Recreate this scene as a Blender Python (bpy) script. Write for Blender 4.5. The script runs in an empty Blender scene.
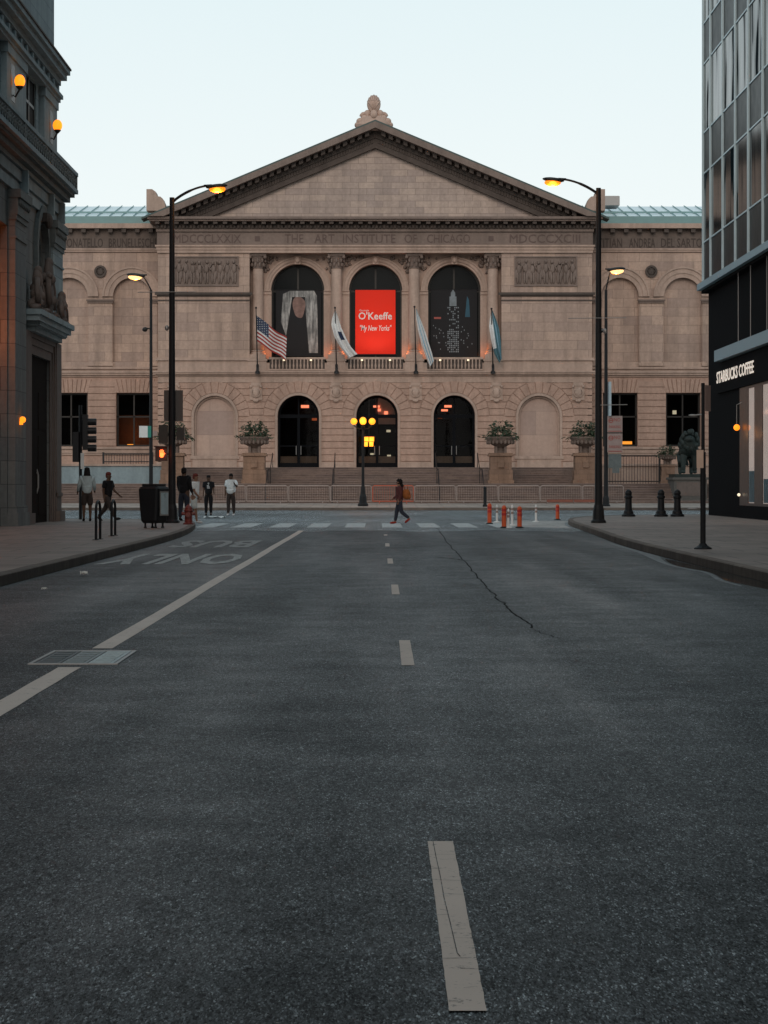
import bpy, bmesh, math, random
from mathutils import Vector, Matrix
random.seed(7)
R = math.radians
PI = math.pi
col = bpy.context.scene.collection
scene = bpy.context.scene

# ---------------------------------------------------------------- camera facts
F_PX, EYE, VPX, VPY = 2448.0, 1.35, 377.0, 486.0
def X(px, Y): return (px - VPX) * Y / F_PX
def Z(py, Y): return EYE + (VPY - py) * Y / F_PX
def GX(px, py): return (px - VPX) * EYE / (py - VPY)
def GY(py): return F_PX * EYE / (py - VPY)

# ---------------------------------------------------------------- mesh builder
class MB:
    def __init__(s, T=None):
        s.v, s.f, s.m = [], [], []
        s.T = T or (lambda u, d, z: (u, d, z))
        s.mi = 0
    def add(s, vs, fs, mi=None):
        n = len(s.v)
        s.v += [s.T(*p) for p in vs]
        s.f += [tuple(i + n for i in f) for f in fs]
        s.m += [s.mi if mi is None else mi] * len(fs)
        return s
    def box(s, x0, x1, y0, y1, z0, z1, mi=None):
        s.add([(x0,y0,z0),(x1,y0,z0),(x1,y1,z0),(x0,y1,z0),(x0,y0,z1),(x1,y0,z1),(x1,y1,z1),(x0,y1,z1)],
              [(0,3,2,1),(4,5,6,7),(0,1,5,4),(1,2,6,5),(2,3,7,6),(3,0,4,7)], mi)
        return s
    def prism(s, poly, d0, d1, mi=None):          # poly in (u, z), pushed through depth
        n = len(poly)
        s.add([(u, d0, z) for u, z in poly] + [(u, d1, z) for u, z in poly],
              [tuple(range(n)), tuple(range(2*n-1, n-1, -1))] + [(i, n+i, n+(i+1)%n, (i+1)%n) for i in range(n)], mi)
        return s
    def prism_x(s, poly, x0, x1, mi=None):        # poly in (y, z), pushed along x
        n = len(poly)
        s.add([(x0, y, z) for y, z in poly] + [(x1, y, z) for y, z in poly],
              [tuple(range(n)), tuple(range(2*n-1, n-1, -1))] + [(i, n+i, n+(i+1)%n, (i+1)%n) for i in range(n)], mi)
        return s
    def prism_z(s, poly, z0, z1, mi=None):
        n = len(poly)
        s.add([(x, y, z0) for x, y in poly] + [(x, y, z1) for x, y in poly],
              [tuple(range(n-1, -1, -1)), tuple(range(n, 2*n))] + [(i, (i+1)%n, n+(i+1)%n, n+i) for i in range(n)], mi)
        return s
    def tube(s, pts, r, n=8, caps=True, mi=None):
        pts = [Vector(p) for p in pts]
        rs = r if isinstance(r, (list, tuple)) else [r]*len(pts)
        vs, fs = [], []
        prev = None
        for i, p in enumerate(pts):
            if i == 0: t = pts[1]-pts[0]
            elif i == len(pts)-1: t = pts[-1]-pts[-2]
            else: t = pts[i+1]-pts[i-1]
            t.normalize()
            if prev is None:
                a = Vector((0,0,1)) if abs(t.z) < .9 else Vector((1,0,0))
                u = t.cross(a).normalized()
            else:
                u = (prev - t*prev.dot(t)).normalized()
            prev = u
            w = t.cross(u)
            for k in range(n):
                a = 2*PI*k/n
                vs.append(tuple(p + (u*math.cos(a)+w*math.sin(a))*rs[i]))
        for i in range(len(pts)-1):
            for k in range(n):
                fs.append((i*n+k, i*n+(k+1)%n, (i+1)*n+(k+1)%n, (i+1)*n+k))
        if caps:
            fs.append(tuple(range(n-1,-1,-1))); b=(len(pts)-1)*n; fs.append(tuple(range(b,b+n)))
        return s.add(vs, fs, mi)
    def lathe(s, prof, c=(0,0,0), n=16, mi=None, a0=0, a1=2*PI):
        full = abs(a1-a0-2*PI) < 1e-6
        m = n if full else n+1
        vs, fs = [], []
        for r, z in prof:
            for k in range(m):
                a = a0+(a1-a0)*k/n
                vs.append((c[0]+r*math.cos(a), c[1]+r*math.sin(a), c[2]+z))
        for i in range(len(prof)-1):
            for k in range(n):
                k2 = (k+1)%m
                fs.append((i*m+k, i*m+k2, (i+1)*m+k2, (i+1)*m+k))
        if full:
            if prof[0][0] > 1e-4: fs.append(tuple(range(m-1,-1,-1)))
            if prof[-1][0] > 1e-4: b=(len(prof)-1)*m; fs.append(tuple(range(b,b+m)))
        return s.add(vs, fs, mi)
    def ball(s, c, r, n=10, h=7, mi=None, rot=None):
        if not isinstance(r, (tuple, list)): r = (r,r,r)
        vs, fs = [], []
        for i in range(h+1):
            t = PI*i/h
            for k in range(n):
                a = 2*PI*k/n
                p = Vector((r[0]*math.sin(t)*math.cos(a), r[1]*math.sin(t)*math.sin(a), r[2]*math.cos(t)))
                if rot: p = rot @ p
                vs.append((c[0]+p.x, c[1]+p.y, c[2]+p.z))
        for i in range(h):
            for k in range(n):
                fs.append((i*n+k, (i+1)*n+k, (i+1)*n+(k+1)%n, i*n+(k+1)%n))
        return s.add(vs, fs, mi)
    def build(s, name, mats, parent=None, origin=None, smooth=False, bevel=0):
        o3 = Vector(origin) if origin is not None else (Vector(LOC.get(parent.name,(0,0,0))) if parent else Vector((0,0,0)))
        me = bpy.data.meshes.new(name)
        me.from_pydata([tuple(Vector(v)-o3) for v in s.v], [], s.f)
        if not isinstance(mats, (list, tuple)): mats = [mats]
        for m in mats: me.materials.append(m)
        if len(mats) > 1: me.polygons.foreach_set('material_index', s.m)
        bm = bmesh.new(); bm.from_mesh(me)
        bmesh.ops.remove_doubles(bm, verts=bm.verts, dist=1e-5)
        bmesh.ops.recalc_face_normals(bm, faces=bm.faces)
        bm.to_mesh(me); bm.free()
        if smooth: me.polygons.foreach_set('use_smooth', [True]*len(me.polygons))
        o = bpy.data.objects.new(name, me)
        col.objects.link(o)
        if parent is not None: o.parent = parent
        else: o.location = o3
        LOC[o.name] = tuple(o3)
        if bevel:
            b = o.modifiers.new('Bevel', 'BEVEL'); b.width = bevel; b.segments = 2; b.limit_method = 'ANGLE'
        return o
LOC = {}
def tag(o, label=None, cat=None, group=None, kind=None):
    if label: o['label'] = label
    if cat: o['category'] = cat
    if group: o['group'] = group
    if kind: o['kind'] = kind
    return o
def empty(name, loc, label, cat, group=None, rz=0):
    o = bpy.data.objects.new(name, None); col.objects.link(o)
    o.location = loc; o.rotation_euler[2] = rz; o.empty_display_size = .2
    LOC[o.name] = tuple(loc)
    return tag(o, label, cat, group)
def local(name, label, cat, group=None):
    return empty(name, (0,0,0), label, cat, group)
def place(o, loc, rz=0):
    o.location = loc; o.rotation_euler[2] = rz; return o
def copy_tree(o, parent=None):
    c = o.copy(); col.objects.link(c)
    if parent is not None: c.parent = parent
    for ch in [x for x in col.objects if x.parent == o]: copy_tree(ch, c)
    return c
def clone(o, loc, rz, label, group=None):
    c = copy_tree(o); c['label'] = label
    if group: c['group'] = group
    return place(c, loc, rz)
def structure(mb, name, m, **k):
    return tag(mb.build(name, m, **k), kind='structure')

def text_mesh(txt, size, depth=.02, bold=0.0, align='CENTER', shear=0, spacing=1.0):
    cu = bpy.data.curves.new('t', 'FONT'); cu.body = txt; cu.size = size
    cu.extrude = depth/2; cu.offset = bold; cu.align_x = align; cu.shear = shear
    cu.space_character = spacing; cu.resolution_u = 2
    ob = bpy.data.objects.new('t', cu); col.objects.link(ob)
    dg = bpy.context.evaluated_depsgraph_get()
    me = bpy.data.meshes.new_from_object(ob.evaluated_get(dg))
    vs = [tuple(v.co) for v in me.vertices]; fs = [tuple(p.vertices) for p in me.polygons]
    bpy.data.objects.remove(ob); bpy.data.curves.remove(cu); bpy.data.meshes.remove(me)
    return vs, fs
def text_obj(name, txt, m, parent, fn, width=None, height=None, **k):
    """fn maps (a right, b up, c out) to world; width/height scale the lettering."""
    vs, fs = text_mesh(txt, 1.0, **k)
    xs = [v[0] for v in vs]; ys = [v[1] for v in vs]
    cx = (min(xs)+max(xs))/2; cy = (min(ys)+max(ys))/2
    sx = width/(max(xs)-min(xs)) if width else 1
    sy = height/(max(ys)-min(ys)) if height else sx
    if not width: sx = sy
    mb = MB(); mb.add([fn((v[0]-cx)*sx, (v[1]-cy)*sy, v[2]) for v in vs], fs)
    return mb.build(name, m, parent)

# ---------------------------------------------------------------- materials
def new_mat(name):
    m = bpy.data.materials.new(name); m.use_nodes = True
    nt = m.node_tree; nt.nodes.clear()
    out = nt.nodes.new('ShaderNodeOutputMaterial')
    b = nt.nodes.new('ShaderNodeBsdfPrincipled')
    nt.links.new(b.outputs[0], out.inputs[0])
    return m, nt, b
def N(nt, t, **kw):
    n = nt.nodes.new('ShaderNode'+t)
    for k, v in kw.items():
        if k.startswith('_'): setattr(n, k[1:], v)
        else: n.inputs[k.replace('__',' ')].default_value = v
    return n
def ramp(nt, src, stops):
    r = nt.nodes.new('ShaderNodeValToRGB'); e = r.color_ramp.elements
    while len(e) < len(stops): e.new(.5)
    for i, (p, c) in enumerate(stops):
        e[i].position = p; e[i].color = c if len(c) == 4 else (*c, 1)
    nt.links.new(src, r.inputs[0]); return r.outputs[0]
def mixc(nt, fac, a, b, mode='MIX'):
    n = nt.nodes.new('ShaderNodeMix'); n.data_type = 'RGBA'; n.blend_type = mode; n.clamp_factor = True
    for i, s_ in ((0, fac), (6, a), (7, b)):
        if hasattr(s_, 'links'): nt.links.new(s_, n.inputs[i])
        elif i == 0: n.inputs[0].default_value = s_
        else: n.inputs[i].default_value = (*s_, 1) if len(s_) == 3 else s_
    return n.outputs[2]
def math_n(nt, op, a, b=None):
    n = nt.nodes.new('ShaderNodeMath'); n.operation = op
    for i, s_ in enumerate((a, b)):
        if s_ is None: continue
        if hasattr(s_, 'links'): nt.links.new(s_, n.inputs[i])
        else: n.inputs[i].default_value = s_
    return n.outputs[0]
def wall_vec(nt):
    g = N(nt, 'NewGeometry'); s_ = N(nt, 'SeparateXYZ'); nt.links.new(g.outputs['Position'], s_.inputs[0])
    u = math_n(nt, 'ADD', s_.outputs[0], s_.outputs[1])
    c = N(nt, 'CombineXYZ'); nt.links.new(u, c.inputs[0]); nt.links.new(s_.outputs[2], c.inputs[1])
    return g.outputs['Position'], c.outputs[0]
def noise(nt, vec, scale, detail=4, rough=.6, stretch=None):
    if stretch:
        mp = N(nt, 'Mapping'); mp.inputs['Scale'].default_value = stretch
        nt.links.new(vec, mp.inputs[0]); vec = mp.outputs[0]
    n = N(nt, 'TexNoise', Scale=scale, Detail=detail, Roughness=rough)
    nt.links.new(vec, n.inputs['Vector']); return n.outputs['Fac']
def bump(nt, b, h, strength=.3, dist=.02):
    n = N(nt, 'Bump', Strength=strength, Distance=dist)
    nt.links.new(h, n.inputs['Height']); nt.links.new(n.outputs[0], b.inputs['Normal'])
def sc(c, k): return tuple(x*k for x in c)

def stone(name, c, block=None, var=.25, stain=.35, rough=.85, mortar=.6, msize=.012, stain_c=None, bstr=.35):
    m, nt, b = new_mat(name)
    pos, wv = wall_vec(nt)
    n1 = noise(nt, pos, .35, 5); n2 = noise(nt, pos, 5.0, 4, .7)
    n3 = noise(nt, pos, 1.0, 6, .65, (1.3, 1.3, .18))
    base = mixc(nt, n1, sc(c, 1-var*.6), sc(c, 1+var*.6))
    base = mixc(nt, .5, base, ramp(nt, n2, [(.25, sc(c, 1-var)), (.75, sc(c, 1+var*.8))]))
    if block:
        br = N(nt, 'TexBrick', _offset=.5, **{'Scale': 1.0, 'Mortar__Size': msize, 'Mortar__Smooth': .2, 'Bias': 0.0, 'Brick__Width': block[0], 'Row__Height': block[1]})
        br.inputs['Color1'].default_value = (1.1,1.08,1.05,1); br.inputs['Color2'].default_value = (.84,.84,.86,1)
        br.inputs['Mortar'].default_value = (mortar,)*3+(1,)
        nt.links.new(wv, br.inputs['Vector'])
        base = mixc(nt, 1.0, base, br.outputs['Color'], 'MULTIPLY')
    st = ramp(nt, n3, [(.42, (0,0,0)), (.72, (1,1,1))])
    stf = math_n(nt, 'MULTIPLY', st, stain)
    base = mixc(nt, stf, base, stain_c or sc(c, .42))
    nt.links.new(base, b.inputs['Base Color'])
    b.inputs['Roughness'].default_value = rough
    b.inputs['Specular IOR Level'].default_value = .25
    h = n2
    if block:
        h = math_n(nt, 'SUBTRACT', n2, math_n(nt, 'MULTIPLY', br.outputs['Fac'], 1.5))
    bump(nt, b, h, bstr, .02)
    return m
def plain(name, c, rough=.5, metal=0, var=.15, scale=6, spec=.5, bstr=.1, dirt=0):
    m, nt, b = new_mat(name)
    g = N(nt, 'NewGeometry')
    n1 = noise(nt, g.outputs['Position'], scale, 4)
    base = mixc(nt, n1, sc(c, 1-var), sc(c, 1+var))
    if dirt:
        n2 = noise(nt, g.outputs['Position'], scale*.35, 6, .7)
        base = mixc(nt, math_n(nt, 'MULTIPLY', ramp(nt, n2, [(.45,(0,0,0)),(.7,(1,1,1))]), dirt), base, (.05,.045,.04))
    nt.links.new(base, b.inputs['Base Color'])
    b.inputs['Roughness'].default_value = rough; b.inputs['Metallic'].default_value = metal
    b.inputs['Specular IOR Level'].default_value = spec
    nt.links.new(math_n(nt, 'ADD', math_n(nt, 'MULTIPLY', n1, .2), rough-.1), b.inputs['Roughness'])
    if bstr: bump(nt, b, n1, bstr, .01)
    return m
def emis(name, c, s_):
    m, nt, b = new_mat(name)
    b.inputs['Base Color'].default_value = (*c, 1)
    b.inputs['Emission Color'].default_value = (*c, 1); b.inputs['Emission Strength'].default_value = s_
    return m
def glass_mat(name, tint=(.5,.5,.5), rough=.03, ior=1.5):
    m = bpy.data.materials.new(name); m.use_nodes = True; nt = m.node_tree; nt.nodes.clear()
    out = nt.nodes.new('ShaderNodeOutputMaterial')
    t = N(nt, 'BsdfTransparent'); t.inputs[0].default_value = (*tint, 1)
    g = N(nt, 'BsdfGlossy'); g.inputs['Roughness'].default_value = rough; g.inputs['Color'].default_value = (.9,.95,1,1)
    f = N(nt, 'Fresnel', IOR=ior); mx = N(nt, 'MixShader')
    ge = N(nt, 'NewGeometry'); fr_ = math_n(nt, 'MULTIPLY', f.outputs[0], math_n(nt, 'SUBTRACT', 1.0, ge.outputs['Backfacing']))
    nt.links.new(fr_, mx.inputs[0]); nt.links.new(t.outputs[0], mx.inputs[1]); nt.links.new(g.outputs[0], mx.inputs[2])
    nt.links.new(mx.outputs[0], out.inputs[0]); return m

C_LIME = (.47, .345, .282)
M = {}
M['lime'] = stone('limestone', C_LIME, (1.5, .62), var=.36, stain=.6, mortar=.6, msize=.014)
M['lime_smooth'] = stone('limestone_plain', C_LIME, None, var=.3, stain=.55)
M['lime_blocks'] = stone('limestone_fine_blocks', (.47,.375,.325), (1.1, .42), var=.34, stain=.45, mortar=.5)
M['lime_rust'] = stone('limestone_rusticated', (.46,.31,.245), None, var=.4, stain=.45)
M['lime_dark'] = stone('limestone_sooty', (.10,.08,.07), None, var=.4, stain=.5)  # soot plus dentil and soffit shade, put into one dark colour
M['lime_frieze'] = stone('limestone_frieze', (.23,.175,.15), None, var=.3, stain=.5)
M['lime_pale'] = stone('limestone_pale_panel', (.47,.345,.29), (4.0, 1.6), var=.2, stain=.2, mortar=.7)
M['step'] = stone('granite_steps', (.31,.235,.205), (2.2, .15), var=.3, stain=.5, mortar=.7)
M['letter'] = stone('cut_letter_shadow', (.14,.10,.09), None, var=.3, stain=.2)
M['greystone'] = stone('grey_stone', (.275,.345,.37), (1.6, .7), var=.3, stain=.45, mortar=.55)
M['greystone_low'] = stone('grey_stone_grimy_base', (.19,.205,.205), (1.6, .7), var=.4, stain=.6, mortar=.45)  # darker and less blue than the upper stone
M['greystone_plain'] = stone('grey_stone_plain', (.285,.355,.38), None, var=.3, stain=.5)
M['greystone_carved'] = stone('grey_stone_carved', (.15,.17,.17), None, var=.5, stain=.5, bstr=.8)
M['brownstone'] = stone('brown_portal_stone', (.17,.135,.12), None, var=.35, stain=.4)
M['granite_black'] = plain('black_granite', (.010,.010,.011), .85, 0, .4, 12, .02)
M['bronze_dark'] = plain('dark_bronze', (.03,.028,.026), .45, .6, .3, 8)
M['bronze_green'] = plain('bronze_verdigris', (.018,.030,.028), .6, .3, .5, 5, dirt=.4)
M['pole'] = plain('black_pole_paint', (.010,.011,.013), .55, 0, .3, 20, .25)
M['iron'] = plain('black_iron', (.02,.02,.022), .5, .4, .3, 20)
M['steel'] = plain('galvanised_steel', (.32,.31,.30), .5, .5, .2, 14)
M['mull'] = plain('aluminium_mullion', (.50,.62,.66), .4, .2, .15, 3)
M['band'] = plain('teal_grey_metal', (.24,.35,.40), .5, .2, .15, 2)
M['dark_int'] = plain('dark_interior', (.012,.011,.011), .8, 0, .3, 2, .2)
M['glass_dark'] = plain('dark_window_glass', (.008,.009,.010), .12, 0, .3, .5, .12, 0)
M['pane_black'] = plain('unlit_window_pane', (.008,.009,.011), .7, 0, .3, .5, .04, 0)
M['glass'] = glass_mat('clear_tinted_glass', (.62,.63,.62), .03, 1.16)
M['glass_shop'] = glass_mat('clear_shop_glass', (.85,.85,.84), .04, 1.06)
M['copper'] = plain('verdigris_roof_copper', (.17,.30,.30), .5, 0, .2, 1.5, .5)
M['roof_glass'] = plain('frosted_skylight_glass', (.80,.90,.92), .3, 0, .12, 1.2, .5)
M['roof'] = plain('grey_roof', (.10,.115,.12), .8, 0, .3, 1)
M['kerb'] = stone('granite_kerb', (.17,.14,.12), (1.9, .5), var=.5, stain=.6)
M['sodium'] = emis('sodium_lamp', (1.0,.27,.02), 2.8)
M['sodium_soft'] = emis('amber_globe', (1.0,.33,.02), 1.45)
M['sodium_bowl'] = emis('orange_lamp_bowl', (1.0,.25,.012), 1.15)  # deep orange stands in for the halo round the bright core
M['warm'] = emis('warm_lamp', (1.0,.55,.22), 1.6)
M['white_lamp'] = emis('white_lamp', (1.0,.85,.65), 4)
M['white_paint'] = plain('white_paint', (.75,.75,.72), .6, 0, .1, 10)
M['rubber'] = plain('black_rubber', (.02,.02,.02), .8, 0, .3, 10)

def asphalt(name='asphalt', k=1.0):
    m, nt, b = new_mat(name)
    g = N(nt, 'NewGeometry'); pos = g.outputs['Position']
    fine = noise(nt, pos, 170, 2, .9, (1, .22, 1))
    grit = noise(nt, pos, 62, 2, .8, (1, .22, 1))
    lump = noise(nt, pos, 17, 3, .8, (1, .3, 1))
    fine = math_n(nt, 'ADD', math_n(nt, 'MULTIPLY', fine, .50), math_n(nt, 'ADD', math_n(nt, 'MULTIPLY', grit, .33), math_n(nt, 'MULTIPLY', lump, .17)))
    v = N(nt, 'TexVoronoi', Scale=95.0); nt.links.new(pos, v.inputs['Vector'])
    mid = noise(nt, pos, 1.3, 6, .65)
    big = noise(nt, pos, .16, 5, .6, (1, .25, 1))
    def cells(scale, sy):
        mp = N(nt, 'Mapping'); mp.inputs['Scale'].default_value = (1, sy, 1); nt.links.new(pos, mp.inputs[0])
        vv = N(nt, 'TexVoronoi', Scale=scale); nt.links.new(mp.outputs[0], vv.inputs['Vector'])
        sp_ = N(nt, 'SeparateColor'); nt.links.new(vv.outputs['Color'], sp_.inputs[0]); return sp_.outputs[0]
    c1 = cells(215, .24); c2 = cells(80, .24); c3 = cells(15, .3)
    peb = ramp(nt, c1, [(0, (.003,.003,.003)), (.55, (.009,.0105,.011)), (.80, (.038,.042,.044)), (.93, (.105,.114,.118)), (1.0, (.25,.26,.255))])
    c = mixc(nt, 1.0, peb, ramp(nt, c2, [(0, (.55,)*3), (.7, (1.0,)*3), (1, (1.9,)*3)]), 'MULTIPLY')
    c = mixc(nt, 1.0, c, ramp(nt, c3, [(0, (.75,)*3), (1, (1.3,)*3)]), 'MULTIPLY')
    c = mixc(nt, 1.0, c, ramp(nt, fine, [(.42, (.6,)*3), (.60, (1.4,)*3)]), 'MULTIPLY')
    c = mixc(nt, 1.0, c, (.96,1.02,1.06), 'MULTIPLY')
    c = mixc(nt, 1.0, c, ramp(nt, mid, [(.3, (.62,.62,.62)), (.7, (1.25,1.25,1.25))]), 'MULTIPLY')
    c = mixc(nt, 1.0, c, ramp(nt, big, [(.34, (.55,.55,.55)), (.64, (1.35,1.36,1.38))]), 'MULTIPLY')
    # pale grit flecks and dark oil patches
    v2 = N(nt, 'TexVoronoi', Scale=7.0); nt.links.new(pos, v2.inputs['Vector'])
    fl = math_n(nt, 'LESS_THAN', v2.outputs['Distance'], .035)
    c = mixc(nt, math_n(nt, 'MULTIPLY', fl, .7), c, (.42,.40,.34))
    oil = ramp(nt, noise(nt, pos, .55, 4, .6, (1, .45, 1)), [(.62,(0,0,0)),(.74,(1,1,1))])
    c = mixc(nt, math_n(nt, 'MULTIPLY', oil, .5), c, (.022,.022,.022))
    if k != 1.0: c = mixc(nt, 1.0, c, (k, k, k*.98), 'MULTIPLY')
    nt.links.new(c, b.inputs['Base Color'])
    trk = noise(nt, pos, .9, 3, .55, (1, .05, 1))
    rmix = math_n(nt, 'ADD', math_n(nt, 'MULTIPLY', big, .4), math_n(nt, 'ADD', math_n(nt, 'MULTIPLY', mid, .25), math_n(nt, 'MULTIPLY', trk, .35)))
    rg = ramp(nt, rmix, [(.38,(.64,)*3),(.62,(.41,)*3)])
    nt.links.new(rg, b.inputs['Roughness'])
    sl_ = math_n(nt, 'MULTIPLY', ramp(nt, c1, [(0,(.04,)*3),(1,(.34,)*3)]), ramp(nt, c2, [(0,(.5,)*3),(1,(1.5,)*3)]))
    nt.links.new(sl_, b.inputs['Specular IOR Level'])
    bump(nt, b, fine, .5, .006)
    return m
M['asphalt'] = asphalt()
M['asphalt_pale'] = asphalt('worn_pale_asphalt', 6.0)  # paler base colour stands in for sky reflection on the distant road
M['frieze_dark'] = stone('limestone_grimy_frieze', (.16,.125,.108), None, var=.3, stain=.5)  # cornice shade over the wing frieze put into its colour
M['letter_dark'] = stone('grimy_letter_shadow', (.075,.058,.05), None, var=.3, stain=.2)  # letters darkened along with the shade painted into that frieze
def paint(name, c, wear=.45, joints=False):
    m, nt, b = new_mat(name)
    g = N(nt, 'NewGeometry'); pos = g.outputs['Position']
    n1 = noise(nt, pos, 9, 6, .75); n2 = noise(nt, pos, 70, 2, .7); n3 = noise(nt, pos, .8, 4, .6)
    w = math_n(nt, 'ADD', math_n(nt, 'MULTIPLY', n1, .6), math_n(nt, 'MULTIPLY', n2, .4))
    f = ramp(nt, w, [(wear-.06, (0,0,0)), (wear+.03, (1,1,1))])
    base = mixc(nt, n3, sc(c,.75), sc(c,1.05))
    base = mixc(nt, f, (.07,.07,.07), base)
    if joints:
        # thermoplastic strip: cross cracks
        s_ = N(nt, 'SeparateXYZ'); nt.links.new(pos, s_.inputs[0])
        yy = math_n(nt, 'ADD', s_.outputs[1], math_n(nt, 'MULTIPLY', n1, .06))
        fr = math_n(nt, 'FRACT', math_n(nt, 'MULTIPLY', yy, 3.1))
        cr = math_n(nt, 'MULTIPLY', math_n(nt, 'LESS_THAN', fr, .035), .8)
        base = mixc(nt, cr, base, (.03,.03,.03))
    nt.links.new(base, b.inputs['Base Color']); b.inputs['Roughness'].default_value = .65
    b.inputs['Specular IOR Level'].default_value = .4
    bump(nt, b, w, .4, .004)
    return m
M['paint_cream'] = paint('cream_road_paint', (.58,.48,.41), .41, False)
M['paint_line'] = paint('cream_lane_paint', (.66,.56,.49), .41)
M['paint_white'] = paint('worn_white_road_paint', (.66,.70,.70), .48)
M['paint_lane_word'] = paint('worn_lane_lettering', (.50,.51,.49), .50)
M['paint_faint'] = paint('faint_road_paint', (.36,.37,.36), .50)
def paving(name, c, gridw, c2=None):
    m, nt, b = new_mat(name)
    g = N(nt, 'NewGeometry'); pos = g.outputs['Position']
    n1 = noise(nt, pos, .5, 6, .65); n2 = noise(nt, pos, 25, 3, .7)
    base = mixc(nt, ramp(nt, n1, [(.38,(0,0,0)),(.62,(1,1,1))]), sc(c,.55), sc(c2 or c,1.35))
    base = mixc(nt, .5, base, mixc(nt, n2, sc(c,.5), sc(c,1.5)))
    br = N(nt, 'TexBrick', _offset=.5, **{'Scale': 1.0, 'Mortar__Size': .02, 'Brick__Width': gridw, 'Row__Height': gridw})
    br.inputs['Color1'].default_value=(1.1,1.1,1.1,1); br.inputs['Color2'].default_value=(.85,.85,.85,1); br.inputs['Mortar'].default_value=(.28,.28,.28,1)
    nt.links.new(pos, br.inputs['Vector'])
    base = mixc(nt, 1.0, base, br.outputs['Color'], 'MULTIPLY')
    nt.links.new(base, b.inputs['Base Color']); b.inputs['Roughness'].default_value = .62
    b.inputs['Specular IOR Level'].default_value = .45
    bump(nt, b, n2, .4, .006)
    return m
M['paving'] = paving('brown_sidewalk', (.20,.155,.13), 1.5)
M['paving_far'] = paving('pale_sidewalk', (.36,.30,.26), 1.5)
M['concrete_pale'] = paving('pale_concrete', (.40,.39,.37), 1.2)

# ---------------------------------------------------------------- world, sun, camera
w = bpy.data.worlds.new('World'); scene.world = w; w.use_nodes = True
nt = w.node_tree; nt.nodes.clear()
wo = nt.nodes.new('ShaderNodeOutputWorld'); bg = nt.nodes.new('ShaderNodeBackground')
SUN_EL, SUN_AZ = R(25), R(184)      # behind the camera: soft glow of the western sky
sky = nt.nodes.new('ShaderNodeTexSky'); sky.sky_type = 'NISHITA'; sky.sun_disc = False
sky.sun_elevation = SUN_EL; sky.sun_rotation = SUN_AZ; sky.air_density = 1.0; sky.dust_density = 2.0
# dusk cloud gradient over clear sky, dimmed above the view to darken the road
tc = nt.nodes.new('ShaderNodeTexCoord'); sp = nt.nodes.new('ShaderNodeSeparateXYZ'); nt.links.new(tc.outputs['Generated'], sp.inputs[0])
gr = ramp(nt, sp.outputs[2], [(0.0, (.93,.925,.91)), (.10, (.87,.925,.92)), (.195, (.77,.875,.89)), (.27, (.50,.62,.67)), (1.0, (.31,.42,.475))])
big = mixc(nt, 1.0, gr, (10,10,10), 'MULTIPLY')
skc = mixc(nt, .92, sky.outputs[0], big)
nt.links.new(skc, bg.inputs[0]); bg.inputs[1].default_value = .1
nt.links.new(bg.outputs[0], wo.inputs[0])
sl = bpy.data.lights.new('Sun', 'SUN'); sl.energy = .95; sl.angle = R(32); sl.color = (1.0,.84,.73)
so = bpy.data.objects.new('Sun', sl); col.objects.link(so)
sd = Vector((math.sin(SUN_AZ)*math.cos(SUN_EL), math.cos(SUN_AZ)*math.cos(SUN_EL), math.sin(SUN_EL)))
so.rotation_euler = sd.to_track_quat('Z', 'Y').to_euler()

cd = bpy.data.cameras.new('Camera'); cam = bpy.data.objects.new('Camera', cd); col.objects.link(cam)
cd.sensor_fit = 'HORIZONTAL'; cd.sensor_width = 36; cd.lens = F_PX/768*36
cd.shift_x = (384-VPX)/768; cd.shift_y = -(512-VPY)/768
cam.location = (0, 0, EYE); cam.rotation_euler = (R(90), 0, 0)
cd.clip_start = .1; cd.clip_end = 3000
scene.camera = cam
scene.view_settings.view_transform = 'Standard'; scene.view_settings.look = 'None'
scene.view_settings.exposure = .1; scene.view_settings.gamma = 1
scene.view_settings.use_curve_mapping = False

def lamp(name, loc, energy, color=(1,.45,.12), size=.15, spot=None, direction=None):
    l = bpy.data.lights.new(name, 'SPOT' if spot else 'POINT'); l.energy = energy; l.color = color
    l.shadow_soft_size = size
    o = bpy.data.objects.new(name, l); col.objects.link(o); o.location = loc
    if spot:
        l.spot_size = R(spot); l.spot_blend = .7
        o.rotation_euler = (-Vector(direction)).to_track_quat('Z','Y').to_euler()
    return o
# ---------------------------------------------------------------- ground, road, markings
structure(MB().box(-1500,1500,-300,2500,-.5,-.012), 'ground', M['asphalt'])
structure(MB().box(-150,150,-60,135.2,-.01,0), 'road', M['asphalt'])

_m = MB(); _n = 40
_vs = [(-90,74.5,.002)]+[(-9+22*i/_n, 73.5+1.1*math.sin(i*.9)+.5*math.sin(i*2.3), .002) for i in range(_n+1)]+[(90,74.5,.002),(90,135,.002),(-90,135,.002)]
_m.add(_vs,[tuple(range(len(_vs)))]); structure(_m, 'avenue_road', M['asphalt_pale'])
def offset(line, d):
    out = []
    for i, p in enumerate(line):
        a = Vector(line[max(i-1,0)]); b = Vector(line[min(i+1,len(line)-1)])
        t = (b-a).normalized(); out.append((p[0]-t.y*d, p[1]+t.x*d))
    return out
def smooth_line(pts, n=2):
    for _ in range(n):
        q = [pts[0]]
        for a, b in zip(pts, pts[1:]):
            q.append((a[0]*.75+b[0]*.25, a[1]*.75+b[1]*.25)); q.append((a[0]*.25+b[0]*.75, a[1]*.25+b[1]*.75))
        q.append(pts[-1]); pts = q
    return pts
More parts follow.
